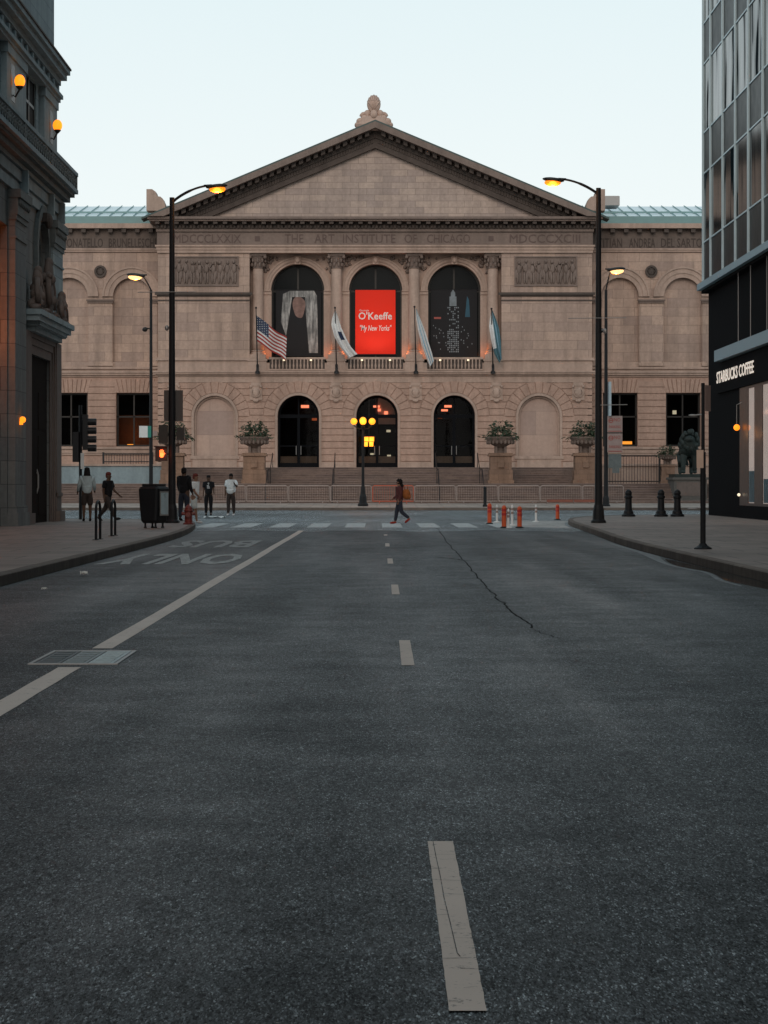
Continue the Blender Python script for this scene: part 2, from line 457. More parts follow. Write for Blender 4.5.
def kerb_and_walk(line, side, far, name_m):
    line = smooth_line(line)
    inn = offset(line, side*.17)
    k = MB(); n = len(line)
    vs = [(x,y,-.01) for x,y in line]+[(x,y,.142) for x,y in line]+[(x+(ix-x)*.12,y+(iy-y)*.12,.158) for (x,y),(ix,iy) in zip(line,inn)]+[(x,y,.158) for x,y in inn]+[(x,y,-.01) for x,y in inn]
    fs = []
    for j in range(4):
        for i in range(n-1): fs.append((j*n+i, j*n+i+1, (j+1)*n+i+1, (j+1)*n+i))
    k.add(vs, fs); structure(k, 'kerb', M['kerb'])
    s_ = MB(); s_.prism_z(list(inn)+far, -.005, .15); structure(s_, 'sidewalk', name_m)
KL = [(-5.05,-60),(-5.05,40),(-5.05,58),(-5.2,66),(-5.5,73),(-5.9,80),(-6.5,85.5),(-7.8,88.6),(-10.5,89.8),(-16,90.2),(-90,90.2)]
KR = [(5.42,-60),(5.42,38),(5.45,50),(5.62,58),(5.95,66),(6.25,75),(6.55,84),(7.2,92),(8.6,98.5),(11.5,102.4),(16,104),(90,104)]
kerb_and_walk(KL, 1, [(-90,-60)], M['paving'])
kerb_and_walk(KR, -1, [(90,-60)], M['paving'])
# far side of the avenue
structure(MB().box(-90,90,135,135.2,-.01,.158), 'kerb', M['kerb'])
structure(MB().prism_x([(135.2,-.01),(135.2,.15),(149.6,.30),(200,.30),(200,-.01)], -90, 90), 'sidewalk', M['paving_far'])

def sheet(mb, poly, z=.004):
    mb.add([(x,y,z) for x,y in poly], [tuple(range(len(poly)))]); return mb
# solid lane line (broken where the utility cover sits)
m = MB()
for y0, y1 in ((4.5,18.2),(20.3,74)):
    n = 30
    for i in range(n):
        a = y0+(y1-y0)*i/n; b = y0+(y1-y0)*(i+1)/n
        w0 = .084+.003*math.sin(i*1.7); 
        xo = -2.28+.006*math.sin(a*.31)
        xo2 = -2.28+.006*math.sin(b*.31); w1 = .084+.003*math.sin((i+1)*1.7)
        sheet(m, [(xo-w0,a),(xo+w0,a),(xo2+w1,b),(xo2-w1,b)])
structure(m, 'lane_line', M['paint_line'])
m = MB()
for k in range(6):
    y0 = 6.28+12.05*k+ (0 if k==0 else .05); y1 = y0+3.0
    if k == 5: y1 = y0+1.5
    random.seed(50+k); nn = 40 if k < 2 else 4
    for q in range(nn):
        ya = y0+(y1-y0)*q/nn; yb = y0+(y1-y0)*(q+1)/nn
        ja = 0 if q == 0 else jb; ka = 0 if q == 0 else kb
        jb = random.uniform(-.001,.001) if k < 2 else 0; kb = random.uniform(-.0015,.001) if k < 2 else 0
        sheet(m, [(.185+.007*q/nn+ja,ya),(.282+.006*q/nn+ka,ya),(.282+.006*(q+1)/nn+kb,yb),(.185+.007*(q+1)/nn+jb,yb)])
structure(m, 'centre_dashes', M['paint_cream'])
m = MB(); P = [(.212,9.27),(.214,8.9),(.2185,8.4),(.219,8.0),(.226,7.5),(.231,7.05),(.238,7.0)]
for a, b in zip(P, P[1:]): sheet(m, [(a[0]-.0012,a[1]),(a[0]+.0012,a[1]),(b[0]+.0014,b[1]),(b[0]-.0014,b[1])], .006)
random.seed(91); yy = 6.4
while yy < 9.2:
    x0 = random.choice((.187,.20,.232)); x1 = random.choice((.283,.27,.225)); 
    if x1 > x0+.02:
        n_ = 6; dy = random.uniform(-.03,.03); th = random.uniform(.0015,.0045)
        for q in range(n_):
            a = x0+(x1-x0)*q/n_; b = x0+(x1-x0)*(q+1)/n_; ja = random.uniform(-.006,.006)
            sheet(m, [(a,yy+dy*q/n_),(b,yy+dy*(q+1)/n_),(b,yy+dy*(q+1)/n_+th),(a,yy+dy*q/n_+th)], .006)
    yy += random.uniform(.10,.34)
structure(m, 'paint_crack', M['asphalt'])
m = MB()
for i in range(11):
    x = -6.0+i*1.235
    if x > 4.8: break
    sheet(m, [(x,79.5),(x+.66,79.5),(x+.66,88.5),(x,88.5)])
structure(m, 'crosswalk', M['paint_white'])
m = MB(); sheet(m, [(-6.0,92.6),(6.5,92.6),(6.5,93.3),(-6.0,93.3)])
sheet(m, [(-60,112),(60,112),(60,112.2),(-60,112.2)])
sheet(m, [(-60,122),(60,122),(60,122.2),(-60,122.2)])
structure(m, 'avenue_line', M['paint_faint'])
for nm, txt, cx, wd, y0, y1, mt in (('lane_word','ONLY',-3.70,2.35,42.0,48.6,'paint_lane_word'),('lane_word','BUS',-3.75,1.85,53.6,60.5,'paint_faint')):
    o = text_obj(nm, txt, M[mt], None, lambda a,b,c,cx=cx,y0=y0,y1=y1: (cx-a, (y0+y1)/2-b, .004+(.002 if c>0 else 0)), width=wd, height=y1-y0, depth=.01, bold=.03)
    tag(o, kind='structure')
# painted pale apron at the right corner
structure(sheet(MB(), [(3.9,90),(4.3,83),(5.2,79.5),(6.2,78),(6.45,84),(6.9,90),(7.6,94),(5.5,96)], .003), 'painted_apron', M['concrete_pale'])
# tar crack running up the right lane
def crack(pts, w0, seed):
    random.seed(seed); m = MB(); P = []
    for (a, b) in zip(pts, pts[1:]):
        for i in range(8):
            t = i/8; px = a[0]+(b[0]-a[0])*t; py = a[1]+(b[1]-a[1])*t
            x, y = GX(px,py), GY(py); P.append((x+random.uniform(-.03,.03), y))
    for (a, b) in zip(P, P[1:]):
        wa = w0*random.uniform(.4,1.3)
        sheet(m, [(a[0]-w0*.5,a[1]),(a[0]+w0*.5,a[1]),(b[0]+wa*.5,b[1]),(b[0]-wa*.5,b[1])], .002)
    return m
M['tar'] = plain('old_tar', (.012,.012,.012), .95, 0, .3, 10, .03)
structure(crack([(437,528),(452,548),(464,561),(478,577),(486,588),(503,603),(516,616),(536,630)], .020, 3), 'road_crack', M['tar'])
structure(crack([(536,630),(552,637),(572,640)], .009, 4), 'road_crack', M['tar'])
structure(crack([(436,557),(470,561),(500,561)], .05, 5), 'road_crack', M['tar'])
M['salt'] = paint('dried_salt', (.26,.29,.30), .53)  # pale colour stands for the bright wet streak beside the puddle
# wet gutter at the right kerb
mw, nw, bw = new_mat('gutter_water'); bw.inputs['Base Color'].default_value=(.02,.02,.02,1); bw.inputs['Roughness'].default_value=.06
def puddle(pts, z):
    return sheet(MB(), smooth_line(pts+[pts[0]], 2)[:-1], z)
structure(puddle([(5.40,25),(5.40,46),(5.2,44),(5.05,41.5),(5.12,39.8),(5.22,38.5),(5.1,36.5),(4.95,34.8),(5.05,33),(5.2,30)], .003), 'gutter_water', mw)
structure(puddle([(5.42,47),(5.55,58),(5.40,57),(5.32,50),(5.15,46.5),(5.00,43.6),(4.95,41.5),(5.03,39.3),(5.12,38.3),(5.0,36.6),(4.86,35),(4.88,33),(4.95,33),(4.94,34.9),(5.08,36.7),(5.2,38.4),(5.10,39.8),(5.03,41.5),(5.12,43.6)], .0015), 'salt_edge', M['salt'])
# litter
random.seed(12)
for i, (px, py, s_) in enumerate(((44,591,.07),(90,583,.16),(101,577,.06),(222,855,.012),(215,547,.05))):
    x, y = GX(px,py), GY(py); m = MB(); m.ball((x,y,.02), (s_,s_*.5,.02), 6, 4)
lit = [((215,518.5),'crumpled white sheet lying on the road by the left crosswalk end',.9),((84,576),'crumpled white paper standing in the left gutter',.11),((44,591),'small white paper scrap lying nearest in the left gutter',.06)]
for (px,py),lab,s_ in lit:
    x, y = GX(px,py), GY(py); m = MB(); n=7; vs=[];fs=[]
    for i in range(n):
        for j in range(n): vs.append((x+(i/(n-1)-.5)*s_+random.uniform(-.01,.01), y+(j/(n-1)-.5)*s_, .012+abs(math.sin(i*1.3+j*.8))*s_*(.5 if s_<.5 else .09)+random.uniform(0,.01)))
    for i in range(n-1):
        for j in range(n-1): fs.append((i*n+j,i*n+j+1,(i+1)*n+j+1,(i+1)*n+j))
    m.add(vs,fs); tag(m.build('paper_scrap', M['white_paint'], origin=(x,y,0)), lab, 'litter')
# utility cover in the lane
uc = empty('utility_cover', (-2.29,19.25,0), 'rectangular steel utility cover set across the solid lane line', 'utility cover')
f = MB(); 
f.box(-2.64,-1.96,18.5,18.56,0,.008); f.box(-2.64,-1.96,19.94,20.0,0,.008); f.box(-2.64,-2.61,18.56,19.94,0,.008); f.box(-1.99,-1.96,18.56,19.94,0,.008)
f.build('frame', M['steel'], uc)
M['plate'] = plain('wet_steel_plate', (.12,.15,.155), .45, .3, .7, 25, bstr=.6)
M['plate_dark'] = plain('dark_steel_plate', (.05,.065,.07), .5, .3, .7, 25, bstr=.6)
M['plate_light'] = plain('scuffed_steel_plate', (.28,.34,.35), .45, .3, .7, 18, bstr=.6)  # plate tones carry the uneven teal sheen of the steel
for i in range(3):
    x0 = -2.605+i*.203; p = MB(); mt_ = (M['plate_dark'],M['plate'],M['plate_light'])[i]; p.box(x0+.005,x0+.198,18.57,19.93,0,.006)
    for j in range(6): p.box(x0+.03,x0+.17,18.66+j*.21,18.76+j*.21,.006,.011)
    p.build('plate', mt_, uc)
# ---------------------------------------------------------------- wall tools
def arch_pts(cx, r, zs, n=20, a0=0, a1=PI):
    return [(cx+r*math.cos(a0+(a1-a0)*i/n), zs+r*math.sin(a0+(a1-a0)*i/n)) for i in range(n+1)]
def wall_open(mb, u0, u1, z0, z1, d, dep, ops, mi=None):
    """front sheet at depth d with openings (cx, w, zb, zs, arch) and reveals to d+dep"""
    ops = sorted(ops); cur = u0
    def q(a, b, c, e): 
        if b-a > 1e-4 and e-c > 1e-4: mb.add([(a,d,c),(b,d,c),(b,d,e),(a,d,e)], [(0,1,2,3)], mi)
    for cx, w_, zb, zs, ar in ops:
        l, r_ = cx-w_/2, cx+w_/2
        q(cur, l, z0, z1); q(l, r_, z0, zb)
        if ar:
            P = arch_pts(cx, w_/2, zs, 24)
            for a, b in zip(P, P[1:]): mb.add([(a[0],d,a[1]),(a[0],d,z1),(b[0],d,z1),(b[0],d,b[1])], [(0,1,2,3)], mi)
            loop = [(r_, zb)] + P + [(l, zb)]
        else:
            q(l, r_, zs, z1); loop = [(r_,zb),(r_,zs),(l,zs),(l,zb)]
        for a, b in zip(loop, loop[1:]+loop[:1]):
            mb.add([(a[0],d,a[1]),(b[0],d,b[1]),(b[0],d+dep,b[1]),(a[0],d+dep,a[1])], [(0,1,2,3)], mi)
        cur = r_
    q(cur, u1, z0, z1)
def ring(mb, cx, zs, r0, r1, d0, d1, n=24, a0=0, a1=PI, mi=None):
    A = arch_pts(cx, r0, zs, n, a0, a1); B = arch_pts(cx, r1, zs, n, a0, a1)
    vs = [(u,d0,z) for u,z in A]+[(u,d0,z) for u,z in B]+[(u,d1,z) for u,z in A]+[(u,d1,z) for u,z in B]
    k = n+1; fs = []
    for i in range(n):
        fs += [(i,i+1,k+i+1,k+i),(2*k+i,3*k+i,3*k+i+1,2*k+i+1),(k+i,k+i+1,3*k+i+1,3*k+i),(i,2*k+i,2*k+i+1,i+1)]
    fs += [(0,k,3*k,2*k),(n,2*k+n,3*k+n,k+n)]
    mb.add(vs, fs, mi)
def rust(mb, u0, u1, z0, z1, h, gap, d0, d1, ops):
    """projecting courses, cut round openings (cx, w, zb, zs, arch, ring_outer)"""
    z = z0
    while z < z1-.1:
        zt = min(z+h-gap, z1)
        segs = [(u0,u0,u1,u1)]      # bottom-left, top-left, bottom-right, top-right
        for cx, w_, zb, zs, ar, ro in ops:
            def half(zz):
                if zz <= zb-.01: return 0
                if ar:
                    if zz <= zs: return w_/2
                    return math.sqrt(max(ro*ro-(zz-zs)**2, 0)) if zz-zs < ro else 0
                return w_/2 if zz < zs+ro else 0
            hb, ht = half(z+.02), half(zt-.02)
            if ar and z >= zs-.05: hb = math.sqrt(max(ro*ro-(z-zs)**2,0)) if z-zs < ro else 0
            if ar and zt > zs+.05 and z < zs-.05: ht = max(ht, w_/2); 
            if hb == 0 and ht == 0: continue
            ns = []
            for a,b,c,e in segs:
                if cx+max(hb,ht) <= min(a,b) or cx-max(hb,ht) >= max(c,e): ns.append((a,b,c,e)); continue
                if cx-hb-a > .05: ns.append((a,b,cx-hb,cx-ht))
                if c-(cx+hb) > .05: ns.append((cx+hb,cx+ht,c,e))
            segs = ns
        for a,b,c,e in segs: mb.prism([(a,z),(c,z),(e,zt),(b,zt)], d0, d1)
        z += h
def voussoirs(mb, cx, zs, r0, r1, d0, d1, n=13, gap=.05):
    for i in range(n):
        a = PI*i/n+gap/(r1+r0); b = PI*(i+1)/n-gap/(r1+r0)
        P = [(cx+r0*math.cos(a),zs+r0*math.sin(a)),(cx+r1*math.cos(a),zs+r1*math.sin(a)),(cx+r1*math.cos(b),zs+r1*math.sin(b)),(cx+r0*math.cos(b),zs+r0*math.sin(b))]
        mb.prism(P, d0, d1)
def moulding(mb, u0, u1, z0, z1, d, prof, e0=0, e1=0):
    """stack of fillets; prof = [(fraction of height, projection)]; e0/e1 return past the ends"""
    z = z0; H = z1-z0
    for f, p in prof:
        zt = z+H*f; mb.box(u0-e0*p, u1+e1*p, d-p, d+.05, z, zt); z = zt

S = 165/F_PX
def x5(px): return X(px,165)
def z5(py): return Z(py,165)
DP = 165.0
M['cap'] = plain('dark_green_copper', (.05,.08,.075), .6, 0, .3, 2)
mus = empty('museum_building', (0.0, DP, .3), 'symmetrical stone museum with a broad pediment and arched openings facing down the street', 'museum')
XL, XR = x5(158), x5(592)
XC = x5(375.3)
ZB, ZST = z5(468), z5(376)        # entrance platform and string course
# --- lower storey of the centre block
r_door = 1.40
doors = [(x5(p), 2*r_door, ZB, z5(416), True) for p in (298.3, 377, 454.3)]
blinds = [(x5(p), 2*r_door, z5(456), z5(416.5), True) for p in (214.8, 539)]
m = MB(); wall_open(m, XL, XR, -.2, ZST, DP, 1.0, doors+blinds)
m.box(XL, XR, DP+1.0, DP+1.02, -.2, z5(456)-.01)
m.box(XL-.001, XL+.3, DP, DP+4, -.2, ZST); m.box(XR-.3, XR+.001, DP, DP+4, -.2, ZST)
m.build('lower_wall', M['lime_rust'], mus)
for cx, w_, zb, zs, a in blinds:
    m = MB(); P = [(cx+r_door-.14, zb)] + arch_pts(cx, r_door-.14, zs, 20) + [(cx-r_door+.14, zb)]
    m.prism(P, DP+.28, DP+.4); m.build('blind_panel', M['lime_pale'], mus)
    m = MB(); ring(m, cx, zs, r_door-.14, r_door-.002, DP+.12, DP+.45); 
    m.box(cx-r_door+.002, cx-r_door+.14, DP+.12, DP+.45, zb, zs); m.box(cx+r_door-.14, cx+r_door-.002, DP+.12, DP+.45, zb, zs)
    m.build('blind_frame', M['lime_smooth'], mus)
    m = MB(); m.box(cx-r_door-.25, cx+r_door+.25, DP-.16, DP+.3, zb-.2, zb); m.box(cx-r_door-.1, cx+r_door+.1, DP-.10, DP+.1, zb-.9, zb-.2)
    m.box(cx-r_door-.1, cx+r_door+.1, DP-.22, DP+.1, ZB-.6, zb-.9)
    m.build('sill', M['lime_smooth'], mus)
m = MB()
ro = 2.38
ops6 = [(c,w_+.36,zb,zs,a,ro) for c,w_,zb,zs,a in doors+blinds]
rust(m, XL, XR, ZB+.02, z5(383)-.02, .445, .055, DP-.07, DP+.02, ops6)
for c,w_,zb,zs,a in doors+blinds: voussoirs(m, c, zs, r_door+.2, ro-.03, DP-.07, DP+.02, 13, .055)
# voussoirs running up to the string course
m.build('rusticated_courses', M['lime_rust'], mus)
m = MB(); m.box(XL, XR, DP-.05, DP+.02, z5(382.5), ZST-.002)
for c,w_,zb,zs,a in doors+blinds:
    ring(m, c, zs, r_door, r_door+.17, DP-.12, DP+.05)
    m.box(c-r_door-.17, c-r_door, DP-.12, DP+.05, max(zb,ZB)+.001, zs); m.box(c+r_door, c+r_door+.17, DP-.12, DP+.05, max(zb,ZB)+.001, zs)
m.build('archivolt', M['lime_smooth'], mus)
m = MB(); m.box(XL-.12, XR+.12, DP-.14, DP-.0, ZB-.5, ZB+.0)
for a, b in ((XL-.1, blinds[0][0]-r_door-.2), (blinds[0][0]+r_door+.2, doors[0][0]-r_door-.18), (doors[2][0]+r_door+.18, blinds[1][0]-r_door-.2), (blinds[1][0]+r_door+.2, XR+.1), (doors[0][0]+r_door+.18, doors[1][0]-r_door-.18), (doors[1][0]+r_door+.18, doors[2][0]-r_door-.18)):
    m.box(a, b, DP-.12, DP, ZB+.002, ZB+.4)
m.build('plinth', M['lime_smooth'], mus)
# cartouches
for p in (174, 256, 336, 415.5, 496.3, 578):
    m = MB(); c = x5(p); z0, z1 = z5(400), z5(385)
    m.box(c-.42, c+.42, DP-.16, DP, z0, z1); m.box(c-.34,c+.34,DP-.20,DP-.1,z1-.06,z1+.16)
    m.ball((c, DP-.2, (z0+z1)/2), (.25,.16,.34), 12, 8); ring(m, c, (z0+z1)/2, .27, .34, DP-.27, DP-.1, 20, 0, 2*PI)
    m.ball((c-.34, DP-.18, z1-.12), .1, 8, 5); m.ball((c+.34, DP-.18, z1-.12), .1, 8, 5); m.ball((c, DP-.18, z0-.05), (.2,.12,.12), 8, 5)
    m.build('cartouche', M['lime_smooth'], mus)
# --- string course and loggia pedestal course
m = MB(); moulding(m, XL, XR, ZST, z5(371), DP, [(.3,.14),(.35,.30),(.35,.38)], 1, 1)
m.build('string_course', M['lime_smooth'], mus)
m = MB(); m.box(XL-.02, XR+.02, DP-.04, DP+3, z5(371), z5(359.5)); 
m.build('pedestal_course', M['lime_smooth'], mus)
ZL = z5(359)                       # loggia floor
m = MB()
for a, b in ((XL, x5(250)), (x5(501), XR)):
    moulding(m, a, b, z5(360.5), z5(357.5), DP, [(.5,.16),(.5,.10)], 1, 1)
m.build('ledge', M['lime_smooth'], mus)
# --- corner blocks, upper storey
ZA = z5(253)
for k, (a, b) in enumerate(((XL, x5(249.5)), (x5(501.5), XR))):
    m = MB(); m.box(a, b, DP, DP+4.5, z5(359.5)-.001, ZA); m.build('corner_wall', M['lime'], mus)
    m = MB(); moulding(m, a, b, z5(296.5), z5(292.5), DP, [(.4,.08),(.6,.2)], 1, 1); m.box(a-.02,b+.02,DP-.05,DP,z5(301),z5(299.7)); m.build('string_course', M['lime_dark'], mus)
    px0, px1 = ((175.5, 237.5), (515.5, 576))[k]
    u0, u1 = x5(px0), x5(px1); z0, z1 = z5(285), z5(257.5)
    m = MB(); m.box(u0, u1, DP-.02, DP, z0, z1)
    for q in ((u0-.08,u0,z0-.08,z1+.08),(u1,u1+.08,z0-.08,z1+.08),(u0,u1,z1,z1+.08),(u0,u1,z0-.08,z0)): m.box(q[0],q[1],DP-.1,DP,q[2],q[3])
    rf = m.build('relief_panel', M['lime_frieze'], mus)
    random.seed(20+k); m = MB(); nfig = 9
    for i in range(nfig):
        c = u0+(i+.5)*(u1-u0)/nfig; H = z1-z0; hh = random.uniform(.9,1)
        m.ball((c+random.uniform(-.05,.05), DP-.1, z0+H*.88*hh), (.1,.1,.13), 8, 6)
        m.ball((c, DP-.06, z0+H*.62*hh), (.17,.12,.32), 8, 6)
        m.ball((c-.08, DP-.06, z0+H*.26), (.09,.1,.42), 8, 6); m.ball((c+.08, DP-.06, z0+H*.26), (.09,.1,.42), 8, 6)
        s_ = random.choice((-1,1)); m.tube([(c+s_*.12,DP-.1,z0+H*.75),(c+s_*.28,DP-.12,z0+H*random.uniform(.5,.9)),(c+s_*.34,DP-.1,z0+H*random.uniform(.4,.8))], .05, 6)
        m.ball((c-s_*.15, DP-.05, z0+H*.4), (.12,.08,.35), 8, 5)
    m.build('relief_figures', M['lime_frieze'], rf, smooth=True)
# --- loggia: recessed arched wall, half columns, balustrades
DL = DP+1.1
wins = [(x5(p), 2*x5(377+26.3)+0, ZL, z5(291), True) for p in (297.8, 376, 454.3)]
rw = 26.3*S
rw = 26.3*(DL/F_PX)*1.015
wins = [(X(p,DL), 2*rw, ZL, Z(290.6,DL), True) for p in (297.7,375.6,454.2)]
uL0, uL1 = x5(249.5), x5(501.5)
m = MB(); wall_open(m, uL0, uL1, ZL-.1, ZA, DL, .9, wins); m.build('loggia_wall', M['lime_smooth'], mus)
m = MB(); m.box(uL0, uL1, DP-.04, DP+1.1, ZL-.25, ZL); m.build('loggia_floor', M['lime_smooth'], mus)
m = MB()
for c,w_,zb,zs,a in wins:
    ring(m, c, zs, rw-.0, rw+.16, DL-.10, DL+.02); ring(m, c, zs, rw+.16, rw+.36, DL-.2, DL+.02); ring(m, c, zs, rw+.36, rw+.45, DL-.28, DL+.02)
m.build('archivolt', M['lime_smooth'], mus)
for c,w_,zb,zs,a in wins:
    for s_ in (-1,1):
        m = MB()
        e = c+s_*rw; lo, hi = (e-.62, e+.04) if s_<0 else (e-.04, e+.62)
        m.box(lo, hi, DL-.2, DL+.5, zs-.28, zs-.06); m.box(lo-.05*(s_<0), hi+.05*(s_>0), DL-.28, DL+.5, zs-.06, zs)
        m.box(lo+.04*(s_<0), hi-.04*(s_>0), DL-.12, DL+.01, ZL, zs-.28)
        m.build('impost', M['lime_smooth'], mus)
random.seed(5)
for c,w_,zb,zs,a in wins:                       # carved spandrels
    for s_ in (-1,1):
        m = MB()
        for i in range(44):
            a_ = R(random.uniform(28,75)); rr = rw+.62+random.uniform(0,.55+.5*abs(math.sin(2*a_-.3)))
            u, z = c+s_*rr*math.cos(a_), zs+rr*math.sin(a_)
            if abs(u-c) < 2.25 and z < ZA-.15: m.ball((u, DL-.05, z), (random.uniform(.06,.14),.12,random.uniform(.06,.16)), 7, 5)
        m.build('spandrel_carving', M['lime_frieze'], mus, smooth=True)
for c,w_,zb,zs,a in wins:
    m = MB(); m.box(c-.2,c+.2,DL-.42,DL,zs+rw-.05,zs+rw+.5); m.ball((c,DL-.46,zs+rw+.25),(.17,.16,.24),10,8)
    m.build('keystone', M['lime_smooth'], mus)
for p in (257.4, 336.3, 414.2, 493.2):
    c = x5(p); rr = .40
    cl = MB(); prof = [(rr*1.0,0),(rr*1.02,.1),(rr,.2)]
    H0, H1 = ZL+.62, z5(268)
    prof = [(rr*(1-.14*(t/8)**1.5), H0+(H1-H0)*t/8) for t in range(9)]
    cl.lathe(prof, (c, DP+.62, 0), 20)
    co = cl.build('column', M['lime_smooth'], mus, smooth=True)
    b = MB(); b.box(c-.56,c+.56,DP+.06,DP+1.1,ZL,ZL+.32); b.lathe([(.54,ZL+.32),(.54,ZL+.42),(.46,ZL+.46),(.46,ZL+.52),(.5,ZL+.56),(.42,ZL+.62)], (c,DP+.62,0), 20)
    b.build('base', M['lime_smooth'], co)
    k = MB(); k.lathe([(.35,H1),(.40,H1+.03),(.34,H1+.08),(.36,H1+.3),(.46,H1+.62),(.58,H1+.8)], (c,DP+.62,0), 20)
    for row,(zz,r0,r1) in enumerate(((H1+.1,.36,.46),(H1+.38,.40,.54))):
        for i in range(10):
            a_ = 2*PI*(i+.5*row)/10
            k.ball((c+r1*math.cos(a_), DP+.62+r1*math.sin(a_), zz+.16), (.07,.07,.15), 6, 5)
    for sx in (-1,1):
        for sy in (-1,1): k.ball((c+sx*.5, DP+.62+sy*.45, H1+.76), .12, 8, 6)
    k.box(c-.58,c+.58,DP+.08,DP+1.1,H1+.84,ZA-.002)
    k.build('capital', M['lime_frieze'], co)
    # pedestal breaks forward under each column
    b = MB(); b.box(c-.62,c+.62,DP-.12,DP+1.0,z5(371)+.002,ZL-.02); b.box(c-.68,c+.68,DP-.18,DP+1.0,ZL-.14,ZL+.0); b.build('pedestal', M['lime_smooth'], mus)
for c,w_,zb,zs,a in wins:
    # balustrade below each arch
    bz0, bz1 = z5(369), z5(359.2)
    bal = MB(); bal.box(c-rw-.1, c+rw+.1, DP-.14, DP+.1, bz1-.02, bz1+.13); bal.box(c-rw-.1, c+rw+.1, DP-.14, DP+.1, bz0-.1, bz0)
    bo = bal.build('balustrade', M['lime_smooth'], mus)
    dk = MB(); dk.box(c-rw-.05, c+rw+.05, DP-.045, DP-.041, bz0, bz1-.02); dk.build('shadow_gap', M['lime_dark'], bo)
    bb = MB(); n = 15
    for i in range(n):
        u = c-rw+.02+(2*rw-.04)*(i+.5)/n
        bb.lathe([(.05,bz0),(.045,bz0+.06),(.075,bz0+.2),(.04,bz0+.42),(.055,bz1-.02)], (u, DP-.09, 0), 8)
    bb.build('balusters', M['lime_smooth'], bo, smooth=True)
# windows inside the loggia
for c,w_,zb,zs,a in wins:
    P = [(c+rw, zb)] + arch_pts(c, rw, zs, 24) + [(c-rw, zb)]
    f = MB(); f.prism(P, DL+.8, DL+.86); wo_ = f.build('arched_window', M['glass_dark'], mus)
    g = MB(); ring(g, c, zs, rw-.12, rw-.003, DL+.68, DL+.8)
    for u in (-rw+.003, -.06, rw-.123): g.box(c+u, c+u+.12, DL+.70, DL+.8, zb, zs+ (0 if abs(u)>1 else rw-.12))
    g.box(c-rw+.01, c+rw-.01, DL+.71, DL+.8, zs-.06, zs+.06); g.build('window_frame', M['bronze_dark'], wo_)
# --- entablature
DE = DP-.25
m = MB()
m.box(XL-.05, XR+.05, DE+.1, DP+5, ZA, ZA+.2); m.box(XL-.1, XR+.1, DE+.04, DP+5, ZA+.2, z5(247)); m.box(XL-.18, XR+.18, DE-.06, DP+5, z5(247), z5(245.3))
m.build('architrave', M['lime_smooth'], mus)
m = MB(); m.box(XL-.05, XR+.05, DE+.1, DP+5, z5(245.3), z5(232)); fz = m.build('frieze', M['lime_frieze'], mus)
dlet = DE+.1
def fmap(cx, cz, d): return lambda a,b,c: (cx+a, d-c-.012, cz+b)
for tx, p0, p1 in (('MDCCCLXXIX',174,241),('THE',285,303.5),('ART',314.5,334.5),('INSTITUTE',343,395.5),('OF',404.5,417),('CHICAGO',427,470),('MDCCCXCIII',509.5,580)):
    text_obj('inscription', tx, M['letter'], fz, fmap((x5(p0)+x5(p1))/2, z5(238.8), dlet), width=x5(p1)-x5(p0), height=.58, depth=.03)
for p in (257.5, 491):
    m = MB(); m.box(x5(p)-.16,x5(p)+.16,dlet-.04,dlet,z5(238.8)-.16,z5(238.8)+.16); m.build('stop_ornament', M['letter'], fz)
# cornice: dentils, modillions, corona
m = MB(); m.box(XL-.1,XR+.1,DE-.05,DP+5,z5(232),z5(229)); m.box(XL-.5,XR+.5,DE-.75,DP+5,z5(222.4),z5(220.6)); m.box(XL-.62,XR+.62,DE-.9,DP+5,z5(220.6),z5(218.2))
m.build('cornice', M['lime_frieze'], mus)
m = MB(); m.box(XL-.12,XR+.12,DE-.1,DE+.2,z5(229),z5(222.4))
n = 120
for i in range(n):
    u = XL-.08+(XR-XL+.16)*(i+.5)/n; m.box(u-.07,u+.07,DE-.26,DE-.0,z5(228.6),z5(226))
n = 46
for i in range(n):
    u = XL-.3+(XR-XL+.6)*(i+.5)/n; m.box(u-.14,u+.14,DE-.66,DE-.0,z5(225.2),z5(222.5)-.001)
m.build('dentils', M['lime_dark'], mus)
# pediment
apx, slope = XC, .418
zb_ = z5(218.2); half = XR-XC+.75
def zr(u, zap): return zap-abs(u-apx)*slope
z_out = Z(122,164)+.0; 
m = MB(); zin = z_out-1.62; hw = (zin-zb_)/slope
m.prism([(apx-hw-.5, zb_),(apx+hw+.5, zb_),(apx, zin+.2)], DP+.15, DP+.5); m.build('tympanum', M['lime_blocks'], mus)
# raking members: list of (offset from outer top, thickness, projection)
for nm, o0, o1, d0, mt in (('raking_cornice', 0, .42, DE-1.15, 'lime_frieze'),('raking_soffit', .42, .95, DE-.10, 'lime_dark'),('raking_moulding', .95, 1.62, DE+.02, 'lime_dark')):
    m = MB()
    for s_ in (-1,1):
        hwo = (z_out-o0-zb_)/slope; hwo = min(hwo, half+.3 if o0==0 else half)
        hwi = (z_out-o1-zb_)/slope; hwi = min(hwi, half+.3 if o0==0 else half)
        zo, zi = z_out-o0-hwo*slope, z_out-o1-hwi*slope
        P = [(apx, z_out-o1),(apx+s_*hwi, zi)]
        if abs(hwi-hwo) > .01: P += [(apx+s_*hwo, zo)]
        elif hwo >= half: P += [(apx+s_*hwo, zo)]
        P += [(apx, z_out-o0)]
        m.prism(P, d0, DP+.6)
    m.build(nm, M[mt], mus)
